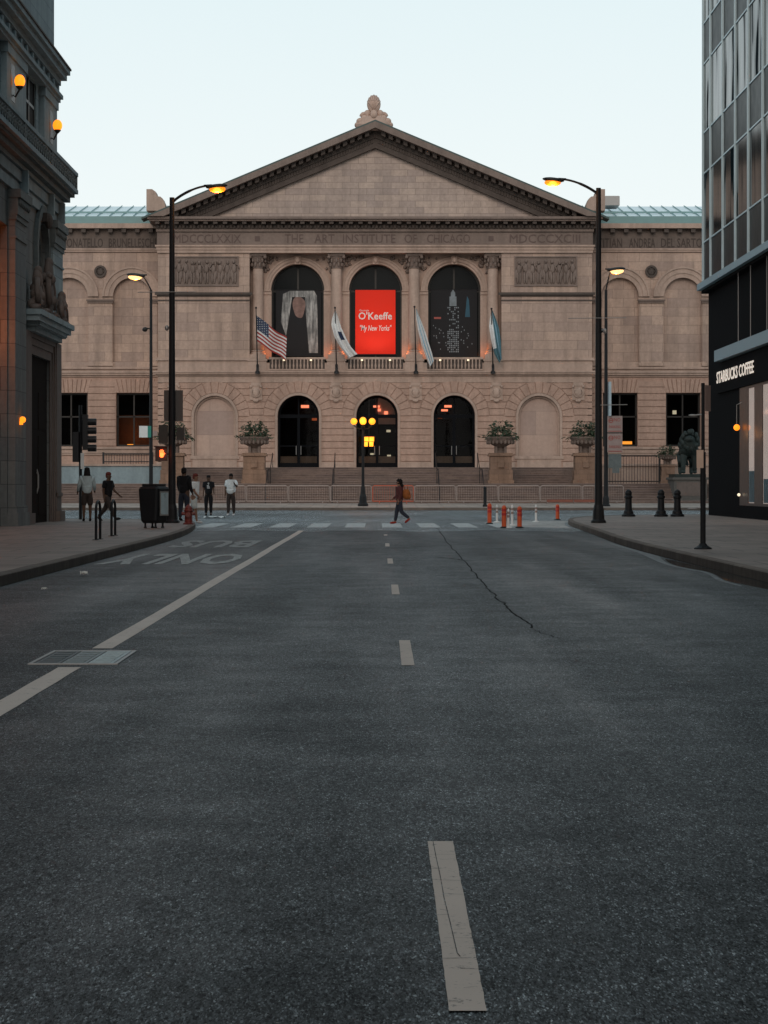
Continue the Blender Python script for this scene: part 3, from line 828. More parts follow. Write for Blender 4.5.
for s_ in (-1,1):        # raking modillions and dentils
    m = MB(); n = 30; L = half-.6
    for i in range(n):
        u = apx+s_*(.3+L*(i+.5)/n); z = zr(u, z_out)-.42
        dz = -slope*s_
        if z-.3 < zb_: continue
        m.prism([(u-.14,z-.30-dz*.14),(u+.14,z-.30+dz*.14),(u+.14,z+dz*.14),(u-.14,z-dz*.14)], DE-.75, DE-.05)
    n = 80
    for i in range(n):
        u = apx+s_*(.15+L*(i+.5)/n); z = zr(u, z_out)-.98
        if z-.25 < zb_: continue
        m.prism([(u-.06,z-.26-dz*.06),(u+.06,z-.26+dz*.06),(u+.06,z+dz*.06),(u-.06,z-dz*.06)], DE-.06, DE+.2)
    m.build('raking_modillions', M['lime_dark'], mus)
m = MB()   # thin metal cap on the rake
for s_ in (-1,1):
    m.prism([(apx, z_out),(apx+s_*(half+.3), z_out-(half+.3)*slope),(apx+s_*(half+.3), z_out-(half+.3)*slope+.13),(apx, z_out+.13)], DE-1.0, DP+.5)
m.build('cornice_cap', M['cap'], mus)
m = MB()
m.prism([(apx-half+.1, zr(apx+half-.1,z_out)-.2),(apx+half-.1, zr(apx+half-.1,z_out)-.2),(apx, z_out-.15)], DP+.6, DP+24)
m.build('roof', M['roof'], mus)
# core mass behind
m = MB(); m.box(XL+.3, XR-.3, DP+4.4, DP+24, -.2, ZA); m.build('rear_block', M['lime'], mus)
m = MB(); m.box(XL+.3,XR-.3,DP+5,DP+24,ZA,z5(218.2)); m.build('rear_block', M['lime'], mus)
# finial
m = MB(); c = XC-.1; z0 = z_out
m.prism([(c-1.3,z0-.5),(c+1.3,z0-.5),(c+1.05,z0-.05),(c+.5,z0+.45),(c-.5,z0+.45),(c-1.05,z0-.05)], DP-.9, DP-.2)
m.ball((c,DP-.6,z0+1.25),(.46,.32,.62),16,12)
for i in range(-3,4):
    a_ = R(90+i*24); m.tube([(c,DP-.85,z0+.8),(c+.3*math.cos(a_),DP-.9,z0+1.2+.35*math.sin(a_)),(c+.44*math.cos(a_),DP-.75,z0+1.25+.6*math.sin(a_))],[.04,.08,.05],6)
for s_ in (-1,1):
    pts = [(c+s_*(.62+.24*math.cos(t)*(1-t/9)), DP-.6, z0+.42+.26*math.sin(t)*(1-t/9)) for t in [i*.5 for i in range(14)]]
    m.tube(pts, .12, 8); m.ball((c+s_*.42,DP-.6,z0+.62),(.24,.22,.26),8,6); m.ball((c+s_*.60,DP-.6,z0+.30),(.3,.24,.26),10,7); m.ball((c+s_*.92,DP-.6,z0+.10),(.26,.25,.24),10,7); m.ball((c+s_*1.12,DP-.6,z0-.15),(.18,.22,.2),10,7)
m.ball((c,DP-.85,z0+.55),(.25,.2,.3),10,8)
m.build('finial', M['lime_pale'], mus, smooth=True)
# corner acroteria
for s_, pa in ((-1,147.5),(1,604)):
    a = X(pa,166); e = -s_
    m = MB(); zb2 = Z(212,166); P = [(a,zb2),(a,Z(190.5,166)),(a+e*.38,Z(190.5,166)),(a+e*.62,Z(193,166)),(a+e*.72,Z(197.5,166)),(a+e*.95,Z(198,166)),(a+e*1.1,Z(200,166)),(a+e*1.25,Z(205,166)),(a+e*1.3,zb2)]
    m.prism(P, DP+.2, DP+1.6); m.build('acroterion', M['lime_smooth'], mus)
m = MB(); m.box(X(604.5,170),X(619,170),169.5,172,Z(206,170),Z(197,170)); m.box(X(605,170),X(618.5,170),169.6,171.9,Z(197,170),Z(196.5,170)); m.build('roof_unit', M['steel'], mus)
# --- entrance doors (recess with leaves, glass, fanlight)
for k,(c,w_,zb,zs,a) in enumerate(doors):
    m = MB(); rr = r_door
    ring(m, c, zs, rr-.16, rr-.004, DP+.62, DP+.78)
    for u0,u1 in ((-rr+.004,-rr+.16),(rr-.16,rr-.004),(-.09,.09)): m.box(c+u0,c+u1,DP+.63,DP+.77,zb+.002,zs)
    m.box(c-.05,c+.05,DP+.64,DP+.76,zs,zs+rr-.16)
    m.box(c-rr+.01,c+rr-.01,DP+.6,DP+.79,zs-.12,zs+.12); m.box(c-rr+.16,c+rr-.16,DP+.65,DP+.75,zb+.002,zb+.35)
    m.box(c-rr+.16,c+rr-.16,DP+.65,DP+.75,zb+1.45,zb+1.53)
    dr = m.build('entrance_door', M['pane_black'], mus)
    g = MB(); P = [(c+rr-.1, zb+.3)] + arch_pts(c, rr-.1, zs, 20) + [(c-rr+.1, zb+.3)]
    g.prism(P, DP+.695, DP+.705); g.build('glass', M['glass'], dr)
    h = MB(); h.tube([(c-.16,DP+.58,zb+.9),(c-.16,DP+.58,zb+1.5)],.025,6); h.tube([(c+.16,DP+.58,zb+.9),(c+.16,DP+.58,zb+1.5)],.025,6); h.build('handle', M['steel'], dr)
m = MB(); m.box(doors[0][0]-3,doors[2][0]+3,DP+4.2,DP+4.3,ZB-.1,ZST); m.box(doors[0][0]-3,doors[2][0]+3,DP+1.0,DP+4.2,ZB-.1,ZB-.002)
m.box(doors[0][0]-3,doors[2][0]+3,DP+1.0,DP+4.2,ZST-.1,ZST)
m.build('lobby', M['dark_int'], mus)
def lobby_lamp(px, py, w_, h_, mt, d=DP+3.5):
    m = MB(); x, z = X(px,d), Z(py,d); m.box(x-w_/2,x+w_/2,d-.05,d+.05,z-h_/2,z+h_/2); m.build('lobby_lamp', M[mt], mus)
M['lobby_red'] = emis('rosy_lobby_light', (1,.25,.13), 3.0)
M['lobby_dim'] = emis('dim_lobby_light', (1,.2,.06), .5)
M['pale_curtain'] = plain('pale_plaster', (.62,.46,.42), .8, 0, .1, 2)
M['lobby_white'] = emis('pale_lobby_light', (1,.85,.6), .9)
for px,py,a,b,mt in ((305,406.5,.55,.2,'lobby_red'),(314.5,418,.35,.35,'lobby_dim'),(448,406.3,.5,.16,'lobby_red'),(444.5,410.3,.45,.14,'lobby_red'),(440,416.5,.3,.25,'lobby_dim'),(376.5,406.5,.45,.14,'lobby_red'),(379,410,.25,.18,'lobby_red'),(386,413.5,.25,.3,'lobby_red'),(372,454,.24,.12,'lobby_white'),(358.5,458.8,.28,.12,'lobby_white'),(389,457,.26,.3,'lobby_white'),(388.5,431,.28,.16,'lobby_white')):
    lobby_lamp(px,py,a,b,mt)
m = MB(); m.box(X(376,168.6),X(399,168.6),DP+3.55,DP+3.65,Z(424.3,168.6),Z(395,168.6)); m.build('lobby_panel', M['pale_curtain'], mus)
lamp('lobby_light', (X(386,168),DP+1.7,Z(412,168)), 14, (1,.6,.42), .2)
lamp('lobby_light', (X(300,168),DP+2.5,7.0), .6, (1,.4,.2), .2)
lamp('lobby_light', (X(454,168),DP+2.5,7.0), .6, (1,.4,.2), .2)
# --- wings
DW = 168.0
def xw(p): return X(p,DW)
def zw(p): return Z(p,DW)
for side, (pa, pb, archs) in enumerate((( -70, 158, (132,69,6,-57)), (592, 900, (619.7,682.7,745.7,808.7,871.7)))):
    a, b = xw(pa), xw(pb)
    ra = 18.8*DW/F_PX; zs = zw(296.5); zb = zw(362)
    ops = [(xw(p), 2*ra, zb, zs, True) for p in archs]
    m = MB(); wall_open(m, a, b, zw(371), zw(252), DW, .35, ops); m.build('wing_wall', M['lime'], mus)
    for c,w_,z0,z1,_ in ops:
        m = MB(); P = [(c+ra, z0)]+arch_pts(c, ra, z1, 20)+[(c-ra, z0)]; m.prism(P, DW+.3, DW+.42); m.build('blind_panel', M['lime_pale'] if False else M['lime'], mus)
        m = MB(); ring(m, c, zs, ra, ra+.30, DW-.10, DW+.02); ring(m, c, zs, ra+.30, ra+.62, DW-.16, DW+.02); ring(m, c, zs, ra+.62, ra+.74, DW-.24, DW+.02)
        m.build('archivolt', M['lime_smooth'], mus)
    cs = sorted(archs)
    gaps = [(cs[i]+18.8, cs[i+1]-18.8) for i in range(len(cs)-1)] + ([(cs[-1]+18.8, 158)] if side == 0 else [(592, cs[0]-18.8)])
    for g0, g1 in gaps:
        m = MB(); mp = MB()
        m.box(xw(g0)-.02, xw(g1)+.02, DW-.2, DW, zw(303), zw(301)); m.box(xw(g0)-.08, xw(g1)+.08, DW-.3, DW, zw(301), zw(299.6))
        mp.box(xw(g0)+.06, xw(g1)-.06, DW-.08, DW, zw(363), zw(303)); mp.box(xw(g0), xw(g1), DW-.14, DW, zw(366), zw(363)+.001)
        m.build('impost', M['lime_frieze'], mus); mp.build('pier', M['lime'], mus)
    for i in range(len(cs)-1):
        c = (xw(cs[i])+xw(cs[i+1]))/2; z0 = zw(271.5)
        m = MB(); ring(m, c, z0, .28, .42, DW-.16, DW, 20, 0, 2*PI); m.ball((c,DW-.02,z0),(.28,.12,.28),12,8)
        for j in range(6): m.ball((c+.2*math.cos(j), DW-.1, z0+.2*math.sin(j)), .06, 6, 4)
        m.build('roundel', M['lime_dark'], mus)
    m = MB(); moulding(m, a, b, zw(377), zw(371), DW, [(.3,.1),(.35,.24),(.35,.32)]); m.box(a,b,DW-.12,DW,zw(369),zw(367)); m.build('string_course', M['lime_smooth'], mus)
    # entablature of the wing
    m = MB(); m.box(a,b,DW-.12,DW+.5,zw(252),zw(250)); m.box(a,b,DW-.2,DW+.5,zw(250),zw(248.6)); m.build('architrave', M['lime_smooth'], mus)
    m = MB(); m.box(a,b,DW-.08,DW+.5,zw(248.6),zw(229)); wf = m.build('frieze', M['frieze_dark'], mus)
    m = MB(); m.box(a,b,DW-.62,DW+.5,zw(229),zw(224.2)); m.build('cornice', M['lime_smooth'], mus)
    m = MB(); n = int((b-a)/.9)
    for i in range(n): u = a+(b-a)*(i+.5)/n; m.box(u-.15,u+.15,DW-.5,DW-.07,zw(229)-.28,zw(229)-.001)
    m.build('modillions', M['lime_dark'], mus)
    for tx, p0, p1 in ((('DONATELLO',62,103),('BRUNELLESCHI',109,156)) if side == 0 else (('TITIAN',598,622),('ANDREA',629,655),('DEL SARTO',661,702))):
        text_obj('inscription', tx, M['letter_dark'], wf, fmap((xw(p0)+xw(p1))/2, zw(243), DW-.08), width=xw(p1)-xw(p0), height=.62, depth=.03)
    # roof: fascia, glazed slope, walkway rail
    m = MB(); m.box(a,b,DW-.5,DW+.2,zw(224.2),zw(217)); m.build('roof_fascia', M['copper'], mus)
    m = MB(); z0, z1 = zw(217), Z(206.5,176)
    vs = [(a,DW-.3,z0),(b,DW-.3,z0),(b,176,z1),(a,176,z1),(a,176.3,z1-3),(b,176.3,z1-3)]
    m.add(vs, [(0,1,2,3),(3,2,5,4)]); m.build('skylight', M['roof_glass'], mus)
    m = MB(); n = int((b-a)/.8)
    for i in range(n+1):
        u = a+(b-a)*i/n; m.tube([(u,DW-.3,z0+.05),(u,176,z1+.05)], .04, 4)
    m.box(a,b,DW+1.9,DW+2.0,Z(213.2,170),Z(211.6,170)); 
    for i in range(n+1): u = a+(b-a)*i/n; m.box(u-.12,u+.12,DW+1.85,DW+1.95,Z(214.2,170),Z(212.6,170))
    m.build('glazing_bars', M['copper'], mus)
    # lower wing wall with square windows
    wn = [(xw(p+(1.5 if side==0 else .5)), 34.5*DW/F_PX, zw(446.5), zw(393), False) for p in archs]
    m = MB(); wall_open(m, a, b, -.2, zw(377), DW, .5, wn); m.build('lower_wall', M['lime_rust'], mus)
    m = MB(); rust(m, a, b, zw(446)+.02, zw(379), .45, .055, DW-.07, DW+.02, [(c,w_+.04,z0,z1,False,.98) for c,w_,z0,z1,_ in wn])
    for c,w_,z0,z1,_ in wn:
        n = 9
        for i in range(n):
            t0 = -w_/2-.02+(w_+.04)*i/n+.028; t1 = -w_/2-.02+(w_+.04)*(i+1)/n-.028; k_ = 1.22
            m.prism([(c+t0,z1+.02),(c+t1,z1+.02),(c+t1*k_,z1+.94),(c+t0*k_,z1+.94)], DW-.09, DW+.02)
    m.build('rusticated_courses', M['lime_rust'], mus)
    m = MB(); moulding(m, a, b, zw(455), zw(447), DW, [(.25,.1),(.5,.16),(.25,.28)]); m.build('base_moulding', M['lime_smooth'], mus)
    for i,(c,w_,z0,z1,_) in enumerate(wn):
        m = MB(); h = w_/2
        for u0,u1 in ((-h+.004,-h+.12),(h-.12,h-.004),(-.05,.05)): m.box(c+u0,c+u1,DW+.38,DW+.46,z0,z1)
        m.box(c-h+.01,c+h-.01,DW+.37,DW+.47,z1-.12,z1-.003); m.box(c-h+.01,c+h-.01,DW+.37,DW+.47,z0+.003,z0+.12); m.box(c-h+.01,c+h-.01,DW+.38,DW+.46,z0+2.0,z0+2.1)
        fr = m.build('window', M['bronze_dark'], mus)
        g = MB(); g.box(c-h+.1,c+h-.1,DW+.415,DW+.425,z0+.1,z1-.1); g.build('glass', M['glass'], fr)
    m = MB(); m.box(a,b,DW+3.0,DW+3.1,zw(455),zw(380)); m.box(a,b,DW+.5,DW+3,zw(455),zw(450)); m.build('dark_room', M['dark_int'], mus)
M['amber_room'] = emis('amber_room_wall', (.55,.16,.05), .12)
M['orange_lamp'] = emis('orange_tube_lamp', (1,.33,.04), 2.5)
M['room_wall'] = plain('brown_room_wall', (.20,.09,.05), .8, 0, .3, 2)
m = MB(); m.box(X(119,170.5),X(156,170.5),DW+2.4,DW+2.5,zw(447),zw(414)); m.build('room_wall', M['room_wall'], mus)
lamp('room_light', (X(135,169.4),169.4,zw(434)), 14, (1,.32,.08), .1)
for px,py,a,b,mt in ((131,445.2,.5,.14,'orange_lamp'),(625.8,442.8,.85,.2,'orange_lamp'),(674.5,412.3,.26,.26,'lobby_white')):
    d = DW+.9; x, z = X(px,d), Z(py,d); m = MB(); m.box(x-a/2,x+a/2,d-.05,d+.05,z-b/2,z+b/2); m.build('window_lamp', M[mt], mus)
# warm uplights on the loggia piers
for p in (267,327,345.5,405,424,483.5):
    lamp('loggia_uplight', (x5(p), DP+.42, ZL+.45), 11, (1,.30,.09), .28)
for p in (284, 311, 362, 390, 440, 468): 
    m = MB(); x = x5(p); m.box(x-.07,x+.07,DP-.3,DP-.16,z5(361),z5(359.6)); m.build('floodlight', M['lobby_white'], mus)

for c,w_,zb,zs,a in wins:
    lamp('banner_floodlight', (c, DP-.7, ZL+.15), 90 if abs(c-wins[1][0])<.1 else 8, (1,.86,.75), .1, 95, (0,1.6,2.1))
# --- steps (profile pushed along x)
def flight(mb, x0, x1, y0, z0, n, rise, tread, back):
    P = [(y0+.02, z0-.5)]; z = z0
    for i in range(n):
        y = y0+i*tread
        P += [(y+.09, z), (y+.09, z+rise-.05), (y, z+rise-.05), (y, z+rise)]; z += rise
    P += [(back, z), (back, z0-.5)]
    mb.prism_x(P, x0, x1)
LZ = 1.50
st = empty('museum_steps', (0,149.6,.30), 'wide stone flights climbing from the pavement to the museum doors', 'steps')
m = MB(); flight(m, X(-60,150), X(800,150), 149.6, .30, 8, .15, .40, 156.6); m.build('lower_flight', M['step'], st)
up0, up1 = X(172,157), X(581,157)
m = MB(); flight(m, up0, up1, 156.6, LZ, 7, (ZB-LZ)/7, .42, 165.0-.15); m.build('upper_flight', M['step'], st)
for c,s_ in ((X(333,158),1),(X(437,158),1),(X(488,157.6),1),(X(583,154),1)): pass
def handrail(px, lab):
    x = X(px,156); r_ = empty('handrail', (x,149.4,.3), lab, 'handrail', 'handrails on the museum steps')
    m = MB(); m.tube([(x,149.5,.3),(x,149.5,1.2),(x,153,2.4),(x,156.4,2.4),(x,160,3.5),(x,160,2.56)], .03, 6); m.build('rail', M['iron'], r_)
    for y,z in ((153,1.5),(156.4,1.5)): 
        q = MB(); q.tube([(x,y,z),(x,y,z+.9)], .025, 6); q.build('post', M['iron'], r_)
handrail(270,'black handrail on the steps in front of the left entrance arch')
handrail(334,'black handrail on the steps between left and middle entrance arches')
handrail(437,'black handrail on the steps between middle and right entrance arches')
handrail(480,'black handrail on the steps beside the right near planter')
# --- terrace walls in front of the wings
for side,(pa,pb) in enumerate(((-70,171),(600,900))):
    t = empty('terrace_wall', (X((60+150)/2 if side==0 else 640,158),158,LZ), ('low stone terrace wall before the left wing windows','low stone terrace wall before the right wing windows')[side], 'wall')
    m = MB(); a,b = X(pa,158), X(pb,158)
    m.box(a,b,158,158.5,LZ,Z(466,158)); m.build('wall', M['greystone_plain' if side==0 else 'lime_smooth'], t)
    m = MB(); m.box(a,b,157.9,158.6,Z(466,158),Z(464,158)); m.build('coping', M['lime_smooth'], t)
    f = empty('iron_railing', (LOC[t.name][0],158.25,Z(464,158)), ('black iron railing on the terrace wall of the left wing','tall black iron gate railing in front of the right wing')[side], 'railing')
    if side == 0:
        a,b,z0,z1,y = X(103,158),X(152,158),Z(464,158),Z(454,158),158.25
    else:
        a,b,z0,z1,y = X(607,157),X(659.5,157),LZ,Z(456,157),157.0
    m = MB(); m.tube([(a,y,z1),(b,y,z1)],.04,6); m.tube([(a,y,z0+.15),(b,y,z0+.15)],.035,6); m.build('rail', M['iron'], f)
    m = MB(); n = int((b-a)/.17)
    for i in range(n+1): u = a+(b-a)*i/n; m.tube([(u,y,z0),(u,y,z1+(.0))],.014,4)
    m.build('bars', M['iron'], f)
    m = MB(); 
    for u in (a,b): m.box(u-.06,u+.06,y-.06,y+.06,z0,z1+.12)
    m.build('post', M['iron'], f)

# --- urn planters
def leaves(mb, c, rad, n, seed, droop=.3):
    random.seed(seed)
    for i in range(n):
        a = random.uniform(0,2*PI); e = random.uniform(.1,1.3); r_ = random.uniform(.35,1)
        p = Vector((c[0]+rad[0]*r_*math.cos(a)*math.cos(e), c[1]+rad[1]*r_*math.sin(a)*math.cos(e), c[2]+rad[2]*r_*math.sin(e)))
        d = Vector((math.cos(a), math.sin(a), random.uniform(-droop,1.0))).normalized(); L = random.uniform(.12,.34); w_ = L*.22
        u = d.cross(Vector((random.uniform(-1,1),random.uniform(-1,1),1))).normalized()*w_
        q = p+d*L*.5; t = p+d*L+Vector((0,0,-L*.3))
        mb.add([tuple(p),tuple(q+u),tuple(t),tuple(q-u)], [(0,1,2,3)])
def leafmat(name, c):
    m, nt, b = new_mat(name); g = N(nt,'NewGeometry'); n1 = noise(nt, g.outputs['Position'], 4, 3)
    nt.links.new(mixc(nt, n1, sc(c,.5), sc(c,1.6)), b.inputs['Base Color']); b.inputs['Roughness'].default_value=.6; return m
M['leaf'] = leafmat('dark_leaf', (.045,.065,.035)); M['petal'] = leafmat('red_leaf', (.16,.05,.04))
def planter(px, lab, seed, py0=484, d=154.8, plants='leaf'):
    x = X(px,d); r_ = empty('urn_planter', (x,d,LZ), lab, 'planter', 'stone urn planters flanking the museum steps')
    zt = Z(453,d); m = MB()
    m.box(x-.82,x+.82,d-.82,d+.82,LZ,LZ+.22); m.box(x-.74,x+.74,d-.74,d+.74,LZ+.22,LZ+.86); m.box(x-.68,x+.68,d-.68,d+.68,LZ+.86,zt-.2)
    m.box(x-.8,x+.8,d-.8,d+.8,zt-.2,zt-.08); m.box(x-.74,x+.74,d-.74,d+.74,zt-.08,zt)
    m.box(x-.2,x+.2,d-.78,d-.6,LZ+1.0,LZ+1.45)
    m.build('pedestal', M['pedestal'], r_, bevel=.02)
    m = MB(); m.lathe([(.34,zt),(.36,zt+.06),(.24,zt+.14),(.22,zt+.3),(.34,zt+.4),(.75,zt+.62),(.98,zt+.95),(1.0,zt+1.02),(.9,zt+1.02),(.7,zt+.85),(.01,zt+.8)], (x,d,0), 24)
    for k in range(20):
        a = 2*PI*k/20; m.ball((x+.82*math.cos(a),d+.82*math.sin(a),zt+.68),(.09,.09,.14),6,5)
    for k in range(4):
        a = PI/2*k+PI/4; m.box(x+.42*math.cos(a)-.08,x+.42*math.cos(a)+.08,d+.42*math.sin(a)-.08,d+.42*math.sin(a)+.08,zt,zt+.42)
    m.build('urn', M['urn'], r_, smooth=False)
    m = MB(); leaves(m, (x,d,zt+.95), (.95,.95,1.15), 420, seed, .6); leaves(m, (x,d,zt+.9), (1.35,1.3,.3), 200, seed+1, .9)
    m.build('foliage', M[plants], r_)
    return r_
M['pedestal'] = stone('pedestal_stone', (.30,.19,.135), (1.4,.7), var=.35, stain=.6, mortar=.6)
M['urn'] = stone('urn_stone', (.22,.165,.14), None, var=.4, stain=.6)
planter(254.5,'urn planter with dark foliage left of the left entrance arch',31)
planter(500.5,'urn planter with reddish bowl and foliage right of the right entrance arch',41)
planter(173,'urn planter mostly hidden behind the left street pole',51)
planter(585,'urn planter with spiky dark plants beside the right street pole',61)
# --- lion
# ---------------------------------------------------------------- skinned figures
def skin(points, edges, root, sub=2):
    names = list(points); me = bpy.data.meshes.new('s')
    me.from_pydata([points[n][:3] for n in names], [(names.index(a), names.index(b)) for a,b in edges], [])
    o = bpy.data.objects.new('s', me); col.objects.link(o)
    o.modifiers.new('Skin','SKIN')
    for i,n in enumerate(names):
        sv = me.skin_vertices[0].data[i]; r = points[n][3]; r2 = points[n][4] if len(points[n])>4 else r
        sv.radius = (r, r2); sv.use_root = (n == root)
    sb = o.modifiers.new('Sub','SUBSURF'); sb.levels = sub; sb.render_levels = sub
    dg = bpy.context.evaluated_depsgraph_get()
    e = bpy.data.meshes.new_from_object(o.evaluated_get(dg))
    vs = [tuple(v.co) for v in e.vertices]; fs = [tuple(p.vertices) for p in e.polygons]
    bpy.data.objects.remove(o); bpy.data.meshes.remove(me); bpy.data.meshes.remove(e)
    return vs, fs
def vdir(a, o, s):   # forward angle a about x (forward is -y), outward o
    v = Vector((0,-math.sin(a),-math.cos(a)))
    return (Matrix.Rotation(-s*o, 3, 'Y') @ v)
def joints(H=1.75, fat=1.0, arms=((0,.15,.12),(0,.15,.12)), legs=((0,0),(0,0)), lean=0.0):
    k = H/1.75; J = {}
    J['pelvis']=Vector((0,0,.95)); J['waist']=Vector((0,-.02*0-lean*.15,1.10)); J['chest']=Vector((0,-lean*.35,1.30)); J['neckb']=Vector((0,.01-lean*.45,1.44))
    J['neck']=Vector((0,0-lean*.5,1.50)); J['head']=Vector((0,-.015-lean*.56,1.60)); J['crown']=Vector((0,-.005-lean*.58,1.69))
    for i,s in ((0,-1),(1,1)):
        a,b,o = arms[i]; sh = Vector((s*.175, .01-lean*.42, 1.415)); J[f'sh{i}']=sh
        el = sh+vdir(a,o,s)*.28; J[f'el{i}']=el
        wr = el+vdir(a+b,o*.6,s)*.25; J[f'wr{i}']=wr; J[f'ha{i}']=wr+vdir(a+b*1.05,o*.4,s)*.08
        h,kb = legs[i]; hp = Vector((s*.095,0,.90)); J[f'hp{i}']=hp
        kn = hp+vdir(h,.02,s)*.42; J[f'kn{i}']=kn; an = kn+vdir(h-kb,.01,s)*.41; J[f'an{i}']=an
        fd = Vector((0,-math.cos((h-kb)*.6),math.sin((h-kb)*.6)))
        J[f'to{i}']=an+fd*.16+Vector((0,0,-.035))
    low = min(J['an0'].z, J['an1'].z)-.075
    for n in J: J[n] = (J[n]-Vector((0,0,low)))*k
    return J, k
TOR = [('pelvis','waist'),('waist','chest'),('chest','neckb'),('neckb','neck'),('neck','head'),('head','crown')]
def person(lab, loc, rz, H, skin_c, shirt, trousers, hair, shoes, pose, fat=1.0, shorts=False, skirt=False, sleeves='short', hairstyle='short', extras=None, group=None):
    J,k = joints(H, fat, **pose)
    ob = local('person', lab, 'person', group)
    rd = dict(pelvis=.118*fat, waist=.112*fat, chest=.125*fat, neckb=.072, neck=.05, head=.083, crown=.068)
    for i in (0,1): rd.update({f'sh{i}':.058*fat,f'el{i}':.04,f'wr{i}':.027,f'ha{i}':.032,f'hp{i}':.088*fat,f'kn{i}':.056,f'an{i}':.036,f'to{i}':.032})
    P = {n:(*J[n], rd[n]*k*1.12) for n in rd}
    E = list(TOR)
    for i in (0,1): E += [('neckb',f'sh{i}'),(f'sh{i}',f'el{i}'),(f'el{i}',f'wr{i}'),(f'wr{i}',f'ha{i}'),('pelvis',f'hp{i}'),(f'hp{i}',f'kn{i}'),(f'kn{i}',f'an{i}'),(f'an{i}',f'to{i}')]
    vs, fs = skin(P, E, 'pelvis')
    m = MB(); m.add(vs, fs)
    hd = J['head']
    # face: nose, ears, brow, lips in the same mesh
    m.ball((hd.x, hd.y-.088*k, hd.z+.012*k), (.013*k,.02*k,.022*k), 6, 5)
    for s in (-1,1): m.ball((s*.082*k, hd.y+.005*k, hd.z+.02*k), (.012*k,.022*k,.03*k), 6, 5)
    m.ball((hd.x, hd.y-.078*k, hd.z-.03*k), (.024*k,.012*k,.008*k), 6, 4)
    for i,s in ((0,-1),(1,1)):     # five fingers each
        w0, h0 = J[f'wr{i}'], J[f'ha{i}']; d = (h0-w0).normalized(); side = Vector((0,1,0)) if abs(d.y)<.7 else Vector((0,0,1)); side = (side-d*side.dot(d)).normalized(); inn = d.cross(side)
        for j,L in enumerate((.060,.070,.066,.052)):
            b = h0+side*(j-1.5)*.018*k+d*.015*k; c1 = b+d*L*.55*k; c2 = c1+(d*.8-inn*.5*s).normalized()*L*.5*k
            m.tube([b,c1,c2],[.009*k,.008*k,.006*k],6)
        b = w0+d*.035*k-side*.025*k; m.tube([b,b-side*.028*k+d*.03*k,b-side*.03*k+d*.06*k],[.011*k,.010*k,.007*k],6)
    body = m.build('body', skin_c, ob, smooth=True)
    e = MB()
    for s in (-1,1): e.ball((s*.032*k, hd.y-.079*k, hd.z+.028*k), (.012*k,.006*k,.008*k), 6, 4)
    e.build('eyes', M['eye'], ob)
    # shirt
    g = .05*k; Q = {n:(*J[n], rd[n]*k+g) for n in ('waist','chest')}
    Q['hem'] = (*(J['pelvis']+Vector((0,0,-.10*k))), (.140*fat)*k+g*.8); Q['neckb']=(*(J['neckb']), .09*k)
    Q['collar'] = (*(J['neckb']+Vector((0,0,.015*k))), .062*k)
    E = [('hem','waist'),('waist','chest'),('chest','neckb'),('neckb','collar')]
    for i in (0,1):
        Q[f'sh{i}'] = (*J[f'sh{i}'], .078*k*fat+.012)
        a,b = J[f'sh{i}'], J[f'el{i}']; E.append(('neckb',f'sh{i}'))
        if sleeves == 'short': Q[f'sl{i}'] = (*(a+(b-a)*.8), .078*k*fat); E.append((f'sh{i}',f'sl{i}'))
        elif sleeves == 'long': Q[f'sl{i}']=(*b,.066*k); Q[f'cf{i}']=(*J[f'wr{i}'],.048*k); E += [(f'sh{i}',f'sl{i}'),(f'sl{i}',f'cf{i}')]
    vs, fs = skin(Q, E, 'chest'); m = MB(); m.add(vs, fs); m.build('shirt', shirt, ob, smooth=True)
    Q = {'pelvis':(*J['pelvis'], rd['pelvis']*k+.035), 'wb':(*(J['pelvis']+Vector((0,0,.09*k))), rd['waist']*k+.02)}; E=[('wb','pelvis')]
    for i in (0,1):
        Q[f'hp{i}']=(*J[f'hp{i}'], rd[f'hp{i}']*k+.032); Q[f'kn{i}']=(*J[f'kn{i}'], (.095 if shorts else .080)*k+.006); E += [('pelvis',f'hp{i}'),(f'hp{i}',f'kn{i}')]
        if not shorts: Q[f'an{i}']=(*(J[f'an{i}']+Vector((0,0,.02))), .062*k); E.append((f'kn{i}',f'an{i}'))
    vs, fs = skin(Q, E, 'pelvis'); m = MB(); m.add(vs, fs); m.build('trousers', trousers, ob, smooth=True)
    for i in (0,1):
        m = MB(); an, to = J[f'an{i}'], J[f'to{i}']; c = (an+to)/2; d = to-an
        rot = d.to_track_quat('Y','Z').to_matrix()
        m.ball(tuple(c+Vector((0,0,-.012*k))), (.048*k,.145*k,.045*k), 10, 7, rot=rot); m.build('shoe', shoes, ob, smooth=True)
    m = MB(); cr = J['crown']
    m.ball((cr.x, cr.y+.012*k, cr.z+.005*k), (.092*k,.10*k,.075*k), 14, 9); m.ball((cr.x, cr.y+.03*k, hd.z+.03*k), (.088*k,.085*k,.095*k), 12, 8)
    if hairstyle == 'braids':
        random.seed(3)
        for i in range(26):
            a = R(random.uniform(20,160)); x=.085*k*math.cos(a); y=hd.y+.02+.085*k*math.sin(a)
            m.tube([(x,y,cr.z-.02),(x*1.25,y+.05*k,hd.z-.12*k),(x*1.35,y+.07*k,J['chest'].z+.02),(x*1.1,J['waist'].y+.13*k,J['waist'].z+random.uniform(-.05,.1))],[.016*k,.016*k,.014*k,.008*k],5)
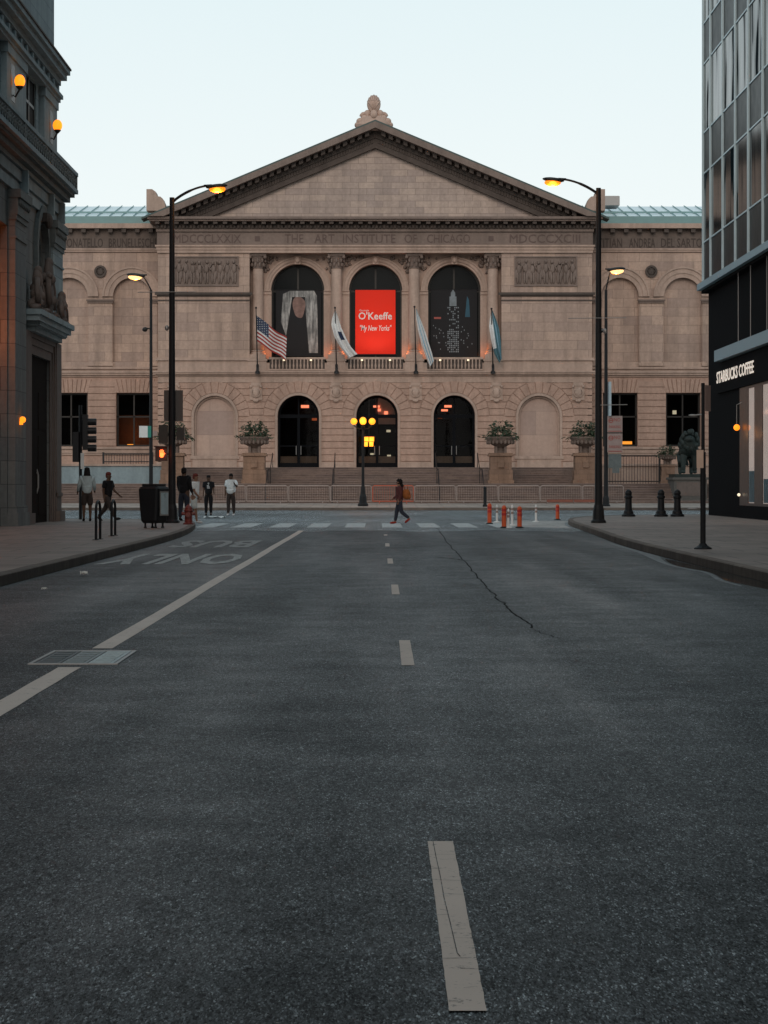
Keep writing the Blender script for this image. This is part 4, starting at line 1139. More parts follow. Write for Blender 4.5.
    if hairstyle == 'curly':
        random.seed(4)
        for i in range(40): 
            a,b = random.uniform(0,2*PI), random.uniform(-.9,1.2)
            m.ball((cr.x+.10*k*math.cos(a)*math.cos(b), cr.y+.03*k+.10*k*math.sin(a)*math.cos(b), cr.z-.03*k+.10*k*math.sin(b)), .035*k, 6, 4)
        m.tube([(0,hd.y+.08*k,hd.z),(0,hd.y+.13*k,hd.z-.12*k),(0,hd.y+.13*k,hd.z-.25*k)],[.07*k,.075*k,.04*k],8)
    m.build('hair', hair, ob, smooth=True)
    if extras: extras(ob, J, k)
    place(ob, loc, rz); return ob
def cloth(name, c, rough=.85): return plain(name, c, rough, 0, .35, 9, .2, .9)
M['eye'] = plain('dark_eye', (.02,.015,.012), .2, 0, 0, 5, .5, 0)
sk_d = cloth('brown_skin', (.10,.055,.036), .5); sk_m = cloth('tan_skin', (.22,.12,.08), .5)
blk = cloth('black_cloth', (.012,.012,.014)); wht = cloth('white_cotton', (.68,.70,.70)); pal = cloth('pale_blue_cotton', (.42,.50,.52)); khaki = cloth('tan_trousers', (.20,.15,.11))
grey_sh = cloth('pale_grey_shorts', (.48,.50,.48)); hair_b = cloth('black_hair', (.012,.010,.010)); drk = cloth('dark_brown_cloth', (.045,.035,.032)); navy = cloth('navy_cloth', (.03,.035,.05))
red_sh = cloth('red_shoes', (.30,.03,.02)); wh_sh = cloth('white_shoes', (.6,.6,.6)); bl_sh = cloth('black_shoes', (.015,.015,.015)); redh = cloth('dull_red_cap', (.14,.035,.028)); rust_c = cloth('rust_orange', (.30,.10,.03)); maroon = cloth('maroon_cloth', (.09,.03,.03))
def at(px, Y, z=0): return (X(px,Y), Y, z)
def bag(ob,J,k):
    m = MB(); c = J['waist']+Vector((0.0,.26*k,-.02)); m.ball(tuple(c),(.13*k,.14*k,.19*k),12,8); m.ball((c.x,c.y+.11*k,c.z-.06*k),(.09*k,.06*k,.10*k),10,6)
    b = m.build('shoulder_bag', rust_c, None, smooth=True); return b
# woman crossing, walking to the left, side view
w1 = person('woman walking left across the crosswalk in dark trousers and red shoes', at(399.5,87), R(-90), 1.60, sk_m, maroon, navy, hair_b, red_sh,
   dict(arms=((.1,.9,.1),(-.25,.6,.12)), legs=((.26,.12),(-.16,.70)), lean=.04), .92, hairstyle='curly', sleeves='long')
m = MB(); m.ball((0,0,.18),(.13,.15,.19),12,8); m.ball((0,.10,.10),(.10,.07,.10),10,6); m.tube([(0,-.05,.33),(0,-.08,.5),(0,.02,.52),(0,.06,.35)],.012,6)
o = m.build('backpack', rust_c, smooth=True); tag(o,'rust orange backpack on the back of the woman crossing','backpack'); place(o, (X(399.5,87)+.24,87,.88), R(-90))
person('woman with long black braids in a pale loose shirt, back turned, beside the grey portal', at(87,83.5,.15), R(190), 1.82, sk_d, pal, drk, hair_b, bl_sh,
   dict(arms=((.25,.7,.25),(.2,.6,.3)), legs=((.03,.02),(-.05,.02))), 1.12, shorts=True, hairstyle='braids', sleeves='long')
person('person in a black top and dark trousers striding right behind the bicycle racks', at(107.5,84.5,.15), R(60), 1.78, sk_d, blk, drk, redh, bl_sh,
   dict(arms=((-.2,.4,.1),(.3,.6,.15)), legs=((.55,.05),(-.42,.35)), lean=.08), .98, sleeves='short')
person('person in dark clothes standing half hidden behind the left street pole', at(184,84.5,.15), R(160), 1.82, sk_d, blk, navy, hair_b, bl_sh,
   dict(arms=((.1,.4,.15),(.2,.5,.15)), legs=((.05,.03),(-.08,.05))), 1.15, sleeves='long')
person('person in a white shirt and pale shorts with a reddish cap behind the fire hydrant', at(194,88.5,0), R(75), 1.80, sk_m, wht, grey_sh, redh, wh_sh,
   dict(arms=((.15,.6,.08),(-.1,.4,.1)), legs=((.22,.1),(-.22,.15)), lean=.1), 1.0, shorts=True)
def logo(ob,J,k):
    m = MB(); random.seed(8)
    for i in range(5): m.box(-.05+.03*random.uniform(-1,1), .03+.03*random.uniform(-1,1), J['chest'].y-.165*k, J['chest'].y-.155*k, J['chest'].z-.12+.055*i, J['chest'].z-.09+.055*i)
    m.build('shirt_print', wht, ob)
person('man in a black printed shirt and black trousers standing beside the white T-shirt man', at(208.5,112,0), R(5), 1.83, sk_d, blk, blk, hair_b, bl_sh,
   dict(arms=((.1,.3,.12),(.15,.9,.15)), legs=((.06,.02),(-.05,.04))), 1.05, extras=logo)
person('man in a white T-shirt and tan trousers, one arm folded across his chest', at(231,112,0), R(-12), 1.90, sk_d, wht, drk, hair_b, wh_sh,
   dict(arms=((-.05,.1,.18),(.5,1.6,.5)), legs=((.07,.02),(-.07,.05))), 1.2)
# ---------------------------------------------------------------- lion
M['pedestal_dark'] = stone('dark_pedestal_stone', (.13,.12,.11), None, var=.4, stain=.4)
def lion(px, d, lab):
    x = X(px,d); z0 = .3
    r_ = empty('lion_statue', (x,d,z0), lab, 'statue')
    zt = Z(474,d)
    m = MB(); m.box(-1.15,1.15,-.2,3.4,0,.25); m.box(-1.0,1.0,-.05,3.25,.25,zt-z0-.35); m.box(-1.1,1.1,-.15,3.35,zt-z0-.35,zt-z0-.2)
    p = MB(); p.add([(v[0]+x,v[1]+d,v[2]+z0) for v in m.v], m.f); p.build('pedestal', M['pedestal_dark'], r_)
    q = MB(); q.box(x-.85,x+.85,d-.07,d-.05,.3+.45,zt-.5); q.build('plaque', M['brownstone'], r_)
    q = MB(); q.box(x-.95,x+.95,d+.0,d+3.2,zt-.2,zt); q.build('plinth', M['bronze_green'], r_)
    h = zt
    P = {'chest':(0,.75,1.45,.40),'mid':(0,1.5,1.35,.33),'rump':(0,2.3,1.42,.34),'neck':(0,.50,1.85,.44),'head':(-.03,.22,2.18,.27),'muz':(-.06,-.06,2.08,.14),
         'tail1':(0,2.75,1.35,.08),'tail2':(.1,2.95,.9,.06),'tail3':(.15,3.0,.5,.09),
         'fs0':(-.27,.7,1.15,.2),'fk0':(-.28,.62,.65,.13),'ff0':(-.28,.6,.12,.11),'ft0':(-.28,.40,.09,.11),
         'fs1':(.27,.75,1.15,.2),'fk1':(.29,.82,.65,.13),'ff1':(.29,.95,.12,.11),'ft1':(.29,.76,.09,.11),
         'hs0':(-.25,2.25,1.15,.24),'hk0':(-.28,2.0,.75,.15),'hh0':(-.28,2.4,.45,.09),'hf0':(-.28,2.3,.1,.09),'ht0':(-.28,2.1,.08,.10),
         'hs1':(.25,2.3,1.15,.24),'hk1':(.28,2.2,.75,.15),'hh1':(.28,2.65,.45,.09),'hf1':(.28,2.6,.1,.09),'ht1':(.28,2.4,.08,.10)}
    E = [('chest','mid'),('mid','rump'),('chest','neck'),('neck','head'),('head','muz'),('rump','tail1'),('tail1','tail2'),('tail2','tail3')]
    for i in '01': E += [('chest','fs'+i),('fs'+i,'fk'+i),('fk'+i,'ff'+i),('ff'+i,'ft'+i),('rump','hs'+i),('hs'+i,'hk'+i),('hk'+i,'hh'+i),('hh'+i,'hf'+i),('hf'+i,'ht'+i)]
    vs, fs = skin(P, E, 'mid'); m = MB(); m.add([(a*1.3+x,b+d,c*1.02+h) for a,b,c in vs], fs)
    random.seed(9)
    for i in range(80):       # mane locks
        a = random.uniform(0,2*PI); t = random.random(); rr = .46+.12*t
        m.ball((x+rr*math.cos(a), d+.25+.5*t, h+2.12-.35*t+rr*math.sin(a)*1.05), (.13,.12,.2), 6, 5)
    for s in (-1,1): m.ball((x-.03+s*.18,d+.2,h+2.44),(.07,.05,.08),6,5); m.ball((x-.04+s*.09,d-.02,h+2.24),(.03,.03,.025),6,4)
    m.build('lion_body', M['bronze_green'], r_, smooth=True)
lion(690.5,150,'green bronze lion statue striding on a stone pedestal before the right wing')
_o = planter(667.5,'small urn planter on the terrace behind the bronze lion',71,d=157); _o.scale = (.62,.62,.62)
# ---------------------------------------------------------------- street furniture
def cobra_pole(px, d, pytop, side, lab, z0, lamp_px, lamp_py, ptop_py, w_=.13, near=True, power=60):
    x = X(px,d); zt = Z(pytop,d); r_ = empty('street_lamp', (x,d,z0), lab, 'street lamp')
    m = MB(); m.tube([(x,d,z0+.3),(x,d,z0+2.5),(x,d,zt)],[w_,w_*.88,w_*.62],14); m.build('pole', M['pole'], r_, smooth=False)
    m = MB(); m.lathe([(w_*1.9,z0),(w_*1.9,z0+.06),(w_*1.5,z0+.12),(w_*1.35,z0+.45),(w_*1.05,z0+.6)],(x,d,0),12); m.build('base', M['pole'], r_)
    lx, lz = X(lamp_px,d), Z(lamp_py,d); dx = lx-x
    pts = []
    za = Z(ptop_py,d)
    for i in range(13):
        t = i/12; pts.append((x+dx*(1-math.cos(t*PI/2))*1.0*.0+dx*math.sin(t*PI/2)**1.0*0+dx*t, d, za+(lz+.10-za)*math.sin(t*PI/2)**.8 if near else za+(lz+.10-za)*math.sin(t*PI/2)))
    m = MB(); m.tube(pts, [.045]*6+[.035]*7, 8); m.build('arm', M['pole'], r_)
    m = MB(); s_ = 1 if dx>0 else -1; f = 1.0 if near else 1.5
    rot = Matrix.Rotation(R(-6*s_),3,'Y')
    m.ball((lx+s_*.12*f,d,lz+.07), (.36*f,.14*f,.08*f), 14, 8, rot=rot); m.tube([(lx-s_*.3*f,d,lz+.09),(lx-s_*.05,d,lz+.08)],[.035,.06],8)
    hd = m.build('lamp_head', M['bronze_dark'], r_, smooth=True)
    m = MB(); m.ball((lx+s_*.14*f,d,lz-.02), (.27*f,.13*f,.12*f), 12, 8); m.build('lens', M['sodium_bowl'] if near else M['warm'], hd, smooth=True)
    if near:
        m = MB(); m.ball((lx+s_*.14,d-.06,lz-.05), (.15,.10,.085), 12, 8); m.build('bulb', M['sodium'], hd, smooth=True)
    lamp('street_lamp_light', (lx+s_*.14, d-.05, lz-.25), power, (1,.42,.12), .15)
    return r_
L1 = cobra_pole(172,79.4,197.5,1,'tall black street lamp pole on the left corner, orange lamp lit over the pediment slope',.15,213,188.5,203)
L2 = cobra_pole(598.5,79.4,188,-1,'tall black street lamp pole on the right corner, orange lamp lit against the sky',.15,557,182,195)
L3 = cobra_pole(151,139,290,-1,'slimmer distant street lamp left of the left corner pole, lit against the blind arch',.2,139,276.5,290,.12,False,40)
L4 = cobra_pole(606,139,290,1,'slimmer distant street lamp just right of the right corner pole, carrying parking signs',.2,613,270.5,290,.13,False,40)
def add(r_, name, mt, mb): return mb.build(name, mt, r_)
# hardware on the poles
d = 79.4
m = MB(); m.box(X(163.5,d),X(182.5,d),d+.16,d+.19,Z(421,d),Z(390,d)); m.tube([(X(172,d),d+.1,Z(405,d)),(X(172,d),d+.17,Z(405,d))],.03,6); o = m.build('sign_back', M['sign_back'] if 'sign_back' in M else M['steel'], L1)
M['sign_back'] = plain('weathered_sign_back', (.07,.06,.055), .6, .2, .2, 4); o.data.materials[0] = M['sign_back']
m = MB(); m.box(X(177,d),X(184.5,d),d-.14,d+.2,Z(440,d),Z(427.5,d)); m.box(X(176,d),X(178,d),d-.02,d+.04,Z(436,d),Z(432,d)); add(L1,'signal_box',M['bronze_dark'],m)
m = MB(); m.box(X(159,d),X(168,d),d-.16,d+.14,Z(443,d),Z(425,d)); m.box(X(166,d),X(170,d),d-.02,d+.02,Z(436,d),Z(433,d)); add(L1,'signal_box',M['bronze_dark'],m)
m = MB(); m.box(X(155.5,d),X(167.5,d),d-.1,d+.14,Z(461,d),Z(447,d)); m.box(X(154.8,d),X(168.2,d),d-.22,d-.1,Z(447.2,d),Z(446,d)); m.box(X(166,d),X(170,d),d-.02,d+.02,Z(455,d),Z(453,d)); pb = add(L1,'pedestrian_signal',M['bronze_dark'],m)
M['hand'] = emis('red_hand_lamp', (1,.10,.02), 5)
m = MB(); hx, hz = X(162,d), Z(454,d)
m.ball((hx,d-.105,hz-.04),(.07,.01,.08),10,6)
for i in range(4): m.tube([(hx-.05+i*.033,d-.105,hz),(hx-.055+i*.036,d-.105,hz+.12+(.02 if i in(1,2) else 0))],.014,6)
m.tube([(hx+.05,d-.105,hz-.05),(hx+.10,d-.105,hz+.03)],.015,6); add(pb,'red_hand',M['hand'],m)
lamp('hand_glow',(hx,d-.4,hz),3,(1,.15,.04),.05)
for r_,px,py in ((L1,166.8,327),(L2,605,330)):
    m = MB(); m.tube([(X(px,d),d,Z(py,d)),(X(172 if r_ is L1 else 598.5,d),d,Z(py,d))],.018,6); m.ball((X(px,d),d,Z(py+1,d)),(.07,.07,.09),10,7); add(r_,'camera',M['steel'],m)
for r_,a,b,py in ((L1,138,196,292.5),(L2,568,626,318.5),(L2,600,627,405.2)):
    m = MB(); m.tube([(X(a,d),d-.1,Z(py,d)),(X(b,d),d-.1,Z(py-.5,d))],.014,6); add(r_,'banner_arm',M['steel'],m)
# street sign on the slim left pole
d = 139.0
M['sign_white'] = plain('white_sign', (.72,.72,.70), .5, 0, .1, 3); M['sign_green'] = plain('green_sign', (.02,.22,.17), .5, 0, .1, 3)
M['sign_red'] = plain('red_sign_ink', (.32,.06,.045), .5, 0, .15, 3); M['sign_faded'] = plain('faded_sign_face', (.30,.22,.20), .5, 0, .25, 3); M['blue_banner'] = plain('pale_blue_banner', (.42,.50,.54), .7, 0, .25, 2)
m = MB(); m.box(X(139.5,d),X(148,d),d-.2,d-.16,Z(437.5,d),Z(426,d)); s1 = add(L3,'street_sign',M['sign_white'],m)
m = MB(); m.box(X(148,d),X(151.5,d),d-.2,d-.16,Z(437.5,d),Z(426,d)); add(s1,'green_panel',M['sign_green'],m)
m = MB(); m.box(X(153,d),X(157.5,d),d-.2,d-.16,Z(436,d),Z(431,d)); add(L3,'small_plate',M['sign_faded'],m)
m = MB(); m.tube([(X(151,d),d,Z(329,d)),(X(145.5,d),d-.05,Z(328,d))],.04,6); m.ball((X(145,d),d-.05,Z(329.5,d)),(.16,.16,.14),8,6); add(L3,'camera',M['bronze_dark'],m)
m = MB(); m.ball((X(601,d),d-.05,Z(330.5,d)),(.16,.16,.14),8,6); m.tube([(X(606,d),d,Z(330,d)),(X(601,d),d,Z(330,d))],.03,6); add(L4,'camera',M['bronze_dark'],m)
# signs on the slim right pole
def no_park(z0, z1, label):
    m = MB(); m.box(X(607,d),X(622,d),d-.24,d-.20,z0,z1); s = add(L4,'parking_sign',M['sign_faded'] ,m); s['label']=label
    q = MB(); cx, cz = X(610.5,d), z1-.26; ring(q,cx,cz,.10,.14,d-.255,d-.24,16,0,2*PI); q.box(cx-.10,cx+.10,d-.255,d-.245,cz-.02,cz+.02)
    H = z1-z0
    q.box(X(607.8,d),X(621.2,d),d-.252,d-.24,z0+.05,z0+.09)
    q.build('sign_print', M['sign_red'], s)
    text_obj('lettering','NO',M['sign_red'],s,lambda a,b,c:(X(616.8,d)+a,d-.245-c,z1-.22+b),width=.36,height=.2,depth=.01)
    text_obj('lettering','PARKING',M['sign_red'],s,lambda a,b,c:(X(614.5,d)+a,d-.245-c,z0+.32+b),width=.66,height=.16,depth=.01)
no_park(Z(432.5,d),Z(416,d),'pale parking sign with red lettering'); no_park(Z(452.5,d),Z(433.5,d),'reddish parking sign with red lettering')
m = MB(); m.box(X(608.3,d),X(610.5,d),d-.5,d+.3,Z(416,d),Z(382,d)); add(L4,'street_banner',M['blue_banner'],m)
m = MB(); m.box(X(608,d),X(621,d),d-.22,d-.18,Z(468,d),Z(454,d)); m.box(X(612,d),X(619,d),d-.26,d-.2,Z(473,d),Z(467,d)); add(L4,'meter_box',M['greystone_carved'],m)
# multi globe lamp in front of the steps
d = 139.5; x = X(363,d); z0=.2
r_ = empty('globe_street_lamp',(x,d,z0),'ornate black lamp post with a row of glowing amber globes before the middle arch','street lamp')
m = MB(); m.lathe([(.30,z0),(.30,z0+.12),(.22,z0+.2),(.2,z0+.55),(.14,z0+.7),(.12,z0+1.0),(.085,z0+1.2),(.07,z0+4.4),(.12,z0+4.5),(.06,z0+4.6)],(x,d,0),12); m.build('pole',M['pole'],r_)
zl = Z(423.5,d); m = MB(); m.tube([(x-.52,d,zl-.1),(x-.3,d,zl-.3),(x,d,zl-.32),(x+.3,d,zl-.3),(x+.52,d,zl-.1)],.035,6); m.tube([(x,d,z0+4.5),(x,d,zl-.05)],.04,6); m.tube([(x,d-.5,zl-.1),(x,d-.3,zl-.3),(x,d,zl-.32),(x,d+.3,zl-.3),(x,d+.5,zl-.1)],.035,6); m.build('arms',M['pole'],r_)
for dx,dy in ((-.52,0),(.52,0),(0,-.5),(0,.5),(0,0)):
    m = MB(); m.ball((x+dx,d+dy,zl+.12+(.06 if dx==dy==0 else 0)),.19,12,9); m.build('globe',M['sodium_soft'],r_,smooth=True)
lamp('globe_light',(x,d-.8,zl+.1),70,(1,.42,.08),.3)
d2 = 165.35; 
r2 = empty('hanging_lantern',(X(369,d2),d2,Z(434,d2)),'boxy amber lantern with four glowing panes hanging in the middle entrance arch','lantern')  # added glowing panes stand in for street lamps mirrored in the door
m = MB(); x2=X(369,d2); zt=Z(436.5,d2); zb2=Z(446.5,d2)
for i in range(2):
    for j in range(2): 
        q = MB(); ww=.32-.05*j; q.box(x2-.35+i*.37,x2-.35+i*.37+ww,d2-.2,d2+.1,zt-.33-.34*j,zt-.03-.34*j); q.build('pane',M['sodium_soft'],r2)
m.box(x2-.4,x2+.4,d2-.12,d2+.02,zt-.03,zt+.03); m.box(x2-.4,x2+.4,d2-.12,d2+.02,zt-.37,zt-.335); m.tube([(x2,d2,zt),(x2,d2,z5(396))],.015,5); m.build('frame',M['bronze_dark'],r2)
lamp('lantern_light',(x2,d2-.5,zt-.3),14,(1,.42,.08),.2)  # added lamp for the glow of those mirrored lamps
# bicycle racks
def rack(y, px, lab):
    x = X(px,y); r_ = MB(); L = .82; H=.86; pts=[(x,y,.15),(x,y,.15+H-.2)]
    for i in range(1,9): a = PI-PI*i/9; pts.append((x,y+L/2+L/2*math.cos(a),.15+H-.2+.2*math.sin(a)))
    pts += [(x,y+L,.15+H-.2),(x,y+L,.15)]
    r_.tube(pts,.03,10); r_.box(x-.07,x+.07,y-.07,y+.07,.15,.162); r_.box(x-.07,x+.07,y+L-.07,y+L+.07,.15,.162)
    o = r_.build('bicycle_rack', M['pole'], origin=(x,y+L/2,.15)); tag(o, lab, 'bicycle rack', 'black hoop racks on the left sidewalk')
rack(54.4,96,'black hoop bicycle rack on the left sidewalk, nearer of the two'); rack(58.6,111.5,'black hoop bicycle rack on the left sidewalk, farther of the two and nearer the bin')
# litter container
y = 70.0; x = X(154,y)
lb = local('litter_bin','big rounded black sidewalk bin with a pale poster panel, on short feet','bin')
m = MB(); P=[]
W,D_ = .33,.42
def rr(w_,d_,r,z,n=6):
    out=[]
    for cx,cy,a0 in ((w_-r,d_-r,0),(-w_+r,d_-r,PI/2),(-w_+r,-d_+r,PI),(w_-r,-d_+r,1.5*PI)):
        for i in range(n+1): a=a0+PI/2*i/n; out.append((cx+r*math.cos(a),cy+r*math.sin(a),z))
    return out
lv = [(.30,.36,.10,.14),(.36,.42,.12,.22),(.40,.44,.12,.6),(.43,.46,.12,1.05),(.43,.46,.12,1.12),(.38,.42,.12,1.17),(.30,.34,.1,1.2)]
vs=[]; n=28
for w_,d_,r,z in lv: vs += rr(w_,d_,r,z)
fs=[(i*n+k,i*n+(k+1)%n,(i+1)*n+(k+1)%n,(i+1)*n+k) for i in range(len(lv)-1) for k in range(n)]+[tuple(range(n)),tuple(range((len(lv)-1)*n,len(lv)*n))]
m.add(vs,fs); m.build('body',M['pole'],lb)
for sx in (-.22,.22):
    for sy in (-.26,.26): 
        q=MB(); q.lathe([(.06,0),(.06,.03),(.035,.05),(.04,.16)],(sx,sy,0),10); q.build('leg',M['iron'],lb)
q=MB(); q.box(.428,.45,-.3,.3,.35,1.05); fr=q.build('poster_frame',M['steel'],lb)
q=MB(); q.box(.451,.456,-.26,.26,.39,1.01); M['poster']=plain('pale_blue_poster',(.40,.52,.56),.3,0,.35,4); q.build('poster',M['poster'],lb)
q=MB(); q.box(-.31,.31,-.34,.34,1.19,1.26); q.build('lid',M['iron'],lb)
place(lb,(x,y,.15),R(-24)); lb.scale=(.76,.80,1)
# hydrant
y=76.5; x=X(188.5,y); r_=local('fire_hydrant','dark red fire hydrant at the left kerb corner','fire hydrant')
M['hyd']=plain('dark_red_hydrant_paint',(.16,.025,.018),.45,0,.25,15,dirt=.4)
m=MB(); m.lathe([(.17,0),(.17,.04),(.12,.06),(.12,.40),(.15,.41),(.15,.45),(.125,.46),(.12,.52),(.07,.58),(.03,.60),(.03,.64),(.001,.64)],(0,0,0),16); m.build('body',M['hyd'],r_)
for s in (-1,1):
    q=MB(); q.tube([(s*.10,0,.34),(s*.19,0,.34)],.055,10); q.tube([(s*.185,0,.34),(s*.21,0,.34)],.065,6); q.build('nozzle',M['hyd'],r_)
q=MB(); q.tube([(0,-.1,.30),(0,-.2,.30)],.075,12); q.tube([(0,-.195,.30),(0,-.22,.30)],.085,6); q.build('nozzle',M['hyd'],r_)
place(r_,(x,y,.15))
# bollards
for i,(px,lab) in enumerate(((628.5,'black cast bollard on the right sidewalk edge, nearest the tall pole'),(661,'black cast bollard on the right sidewalk edge, left one of the close pair'),(677.3,'black cast bollard on the right sidewalk edge, right one of the close pair'))):
    m=MB(); m.lathe([(.27,0),(.27,.07),(.2,.12),(.19,.2),(.14,.26),(.125,.7),(.16,.74),(.16,.8),(.12,.84),(.14,.92),(.10,1.02),(.03,1.06),(.001,1.07)],(0,0,0),16)
    if i==0: b0=m.build('bollard',M['pole']); b=b0
    else: b=b0.copy(); col.objects.link(b)
    tag(b,lab,'bollard','black bollards along the avenue edge'); b.location=at(px,96,.15)
m=MB(); m.lathe([(.13,0),(.13,.1),(.09,.16),(.085,1.05),(.11,1.08),(.001,1.16)],(0,0,0),12); b=m.build('bollard',M['pole']); tag(b,'lone slim black post on the far sidewalk before the steps','bollard'); b.location=at(485,138,.17)
# delineators
M['del_or']=plain('orange_plastic',(.62,.10,.03),.5,0,.1,8); M['del_wh']=plain('white_plastic',(.72,.74,.74),.5,0,.1,8); M['reflect']=plain('reflective_red_band',(.45,.03,.03),.35,0,.1,8)
def delin(px,py0,py1,orange,lab):
    Y_=F_PX*(EYE-.005)/(py1-VPY); H=(py1-py0)*Y_/F_PX
    r_=local('traffic_delineator',lab,'traffic post','orange and white flexible posts at the right corner')
    mt=M['del_or'] if orange else M['del_wh']; rad=.075 if orange else .042
    m=MB(); m.lathe([(rad,.03),(rad,H*.9),(rad*.7,H*.96),(.001,H)],(0,0,0),12); m.build('post',mt,r_)
    m=MB(); m.lathe([(.13,0),(.13,.02),(.09,.04),(rad+.01,.05)],(0,0,0),12); m.build('base',M['rubber'] if orange else M['del_wh'],r_)
    for z in (H*.78,H*.6):
        m=MB(); m.lathe([(rad+.004,z-.04),(rad+.004,z+.04)],(0,0,0),12); m.build('band',M['reflect'] if orange else M['sign_faded'],r_)
    x=X(px,Y_); place(r_,(x,Y_,.005))
for a in ((489.5,503,524,1,'orange flexible post, leftmost of the cluster at the right corner'),(504,505,528,1,'orange flexible post with a red top, second orange from the left'),(519.5,506,528,1,'orange flexible post with a dark band, third orange from the left'),(557.5,504,520,1,'orange flexible post standing alone farthest right'),
          (497,504.5,522.5,0,'white flexible post between the two leftmost orange posts'),(508.3,508.5,528,0,'short white flexible post just right of the second orange post'),(512.2,504.5,525.5,0,'white flexible post just left of the third orange post'),(536,504.5,522,0,'white flexible post standing alone between the cluster and the last orange post')):
    delin(*a)
# right signpost
y=46.5; x=X(703,y); r_=empty('sign_post',(x,y,.15),'thin black signpost at the right kerb with signs turned edge-on','signpost')
m=MB(); m.tube([(x,y,.15),(x,y,Z(383,y))],.034,8); m.tube([(x,y,.16),(x,y,Z(452,y))],.052,8); m.build('pole',M['pole'],r_)
m=MB(); m.lathe([(.17,.15),(.17,.17),(.09,.22),(.06,.26)],(x,y,0),10); m.build('base',M['pole'],r_)
def turned_sign(z0,z1,w_,ang,mt,nm):
    m=MB(); c,s=math.cos(ang),math.sin(ang); P=[(0,-.012),(w_,-.012),(w_,.012),(0,.012)]; Q=[(x+.03+a*c-b*s,y+a*s+b*c) for a,b in P]; m.prism_z(Q,z0,z1); return m.build(nm,mt,r_)
turned_sign(Z(411,y),Z(385,y),.30,R(62),M['sign_faded'],'parking_sign')
M['paper']=plain('aged_notice',(.50,.36,.28),.7,0,.2,5)
m=MB(); m.box(x-.13,x+.0,y-.07,y-.058,Z(468,y),Z(450,y)); m.build('notice',M['paper'],r_)
m=MB(); m.tube([(x,y,Z(414.5,y)),(x-.13,y,Z(415,y))],.016,6); m.ball((x-.19,y,Z(415.3,y)),(.09,.03,.022),10,6); m.build('bracket',M['steel'],r_)
m=MB(); m.tube([(x,y,Z(507.5,y)),(x-.1,y,Z(508,y))],.012,6); m.ball((x-.2,y,Z(508.6,y)),(.1,.03,.018),10,6); m.build('bracket',M['steel'],r_)
# traffic signal by the grey portal
y=88.0; x=X(86,y); r_=empty('traffic_signal',(X(80.5,y),y,.15),'dark traffic signal heads seen from the side next to the grey portal corner','traffic light')
xp=X(80.5,y); m=MB(); m.tube([(xp,y,.15),(xp,y,Z(405,y))],.06,8); m.build('pole',M['pole'],r_)
m=MB(); m.box(X(83,y),X(88,y),y-.15,y+.15,Z(450,y),Z(414.5,y)); 
m.box(xp,X(84,y),y-.02,y+.02,Z(420,y),Z(418.5,y)); m.box(xp,X(84,y),y-.02,y+.02,Z(446,y),Z(444.5,y)); hs=m.build('signal_head',M['iron'],r_)
for i in range(4):
    z=Z(417.5+i*8.7,y); q=MB(); 
    q.lathe([(.125,0),(.125,.3)],(0,0,0),12,a0=0,a1=2*PI); q.v=[(X(88,y)+c,y+a,z-.16+b) for a,b,c in q.v]; q.build('visor',M['iron'],hs)
m=MB(); m.box(X(73,y),X(79,y),y-.15,y+.15,Z(462,y),Z(432,y)); m.build('signal_head',M['iron'],r_)
m=MB(); m.box(X(81,y),X(84.3,y),y-.12,y-.09,Z(469,y),Z(453,y)); m.build('small_sign',M['sign_white'],r_)
# crowd barriers along the foot of the steps
M['bar_red']=plain('orange_red_barrier',(.50,.10,.05),.5,0,.2,4); M['bar_metal']=plain('dull_zinc',(.36,.29,.26),.5,.4,.2,6)
d=147.2; PW=41.5*d/F_PX
def barrier(w_,mt,name):
    r_=local(name,'x','barrier'); H=1.1; h=w_/2-.03
    m=MB(); m.tube([(-h,0,.16),(-h,0,H-.08),(-h+.08,0,H),(h-.08,0,H),(h,0,H-.08),(h,0,.16),(-h,0,.16)],.032,8); m.build('frame',mt,r_)
    m=MB(); n=17
    for i in range(1,n): u=-h+2*h*i/n; m.tube([(u,0,.17),(u,0,H-.01)],.008,5)
    m.build('bars',mt,r_)
    for s in (-1,1): q=MB(); q.tube([(s*(h-.4),-.3,0),(s*(h-.4),-.25,.1),(s*(h-.4),0,.17),(s*(h-.4),.25,.1),(s*(h-.4),.3,0)],.02,6); q.build('foot',mt,r_)
    return r_
proto={}
order=['leftmost','second','third','fourth','fifth','sixth','seventh','eighth','ninth','tenth']
px=225.0; i=0
metal=[];
while px<640:
    red = 375<px<415
    key='red' if red else 'metal'
    if key not in proto: proto[key]=barrier(PW,M['bar_red'] if red else M['bar_metal'],'crowd_barrier'); b=proto[key]
    else: b=copy_tree(proto[key])
    lab=('orange red crowd barrier section behind the walking woman' if red else f'zinc crowd barrier section along the steps, {order[i]} from the left' )
    if not red: i+=1
    b['label']=lab; b['group']='crowd barriers along the foot of the steps'
    place(b,(X(px,d),d+.15*math.sin(px),.27),R(random.uniform(-2,2))); px+=42
m=MB(); 
for k in range(2): m.box(X(547+k*27,146.3),X(573+k*27,146.3),146.2,146.5,.27+.12,.27+.27)
M['bar_dull']=plain('dull_red_barrier',(.22,.07,.045),.6,0,.3,4)
o=m.build('low_barrier',M['bar_dull'],origin=(X(574,146.3),146.3,.27)); tag(o,'low orange red barrier beam on the pavement near the right corner pole','barrier')

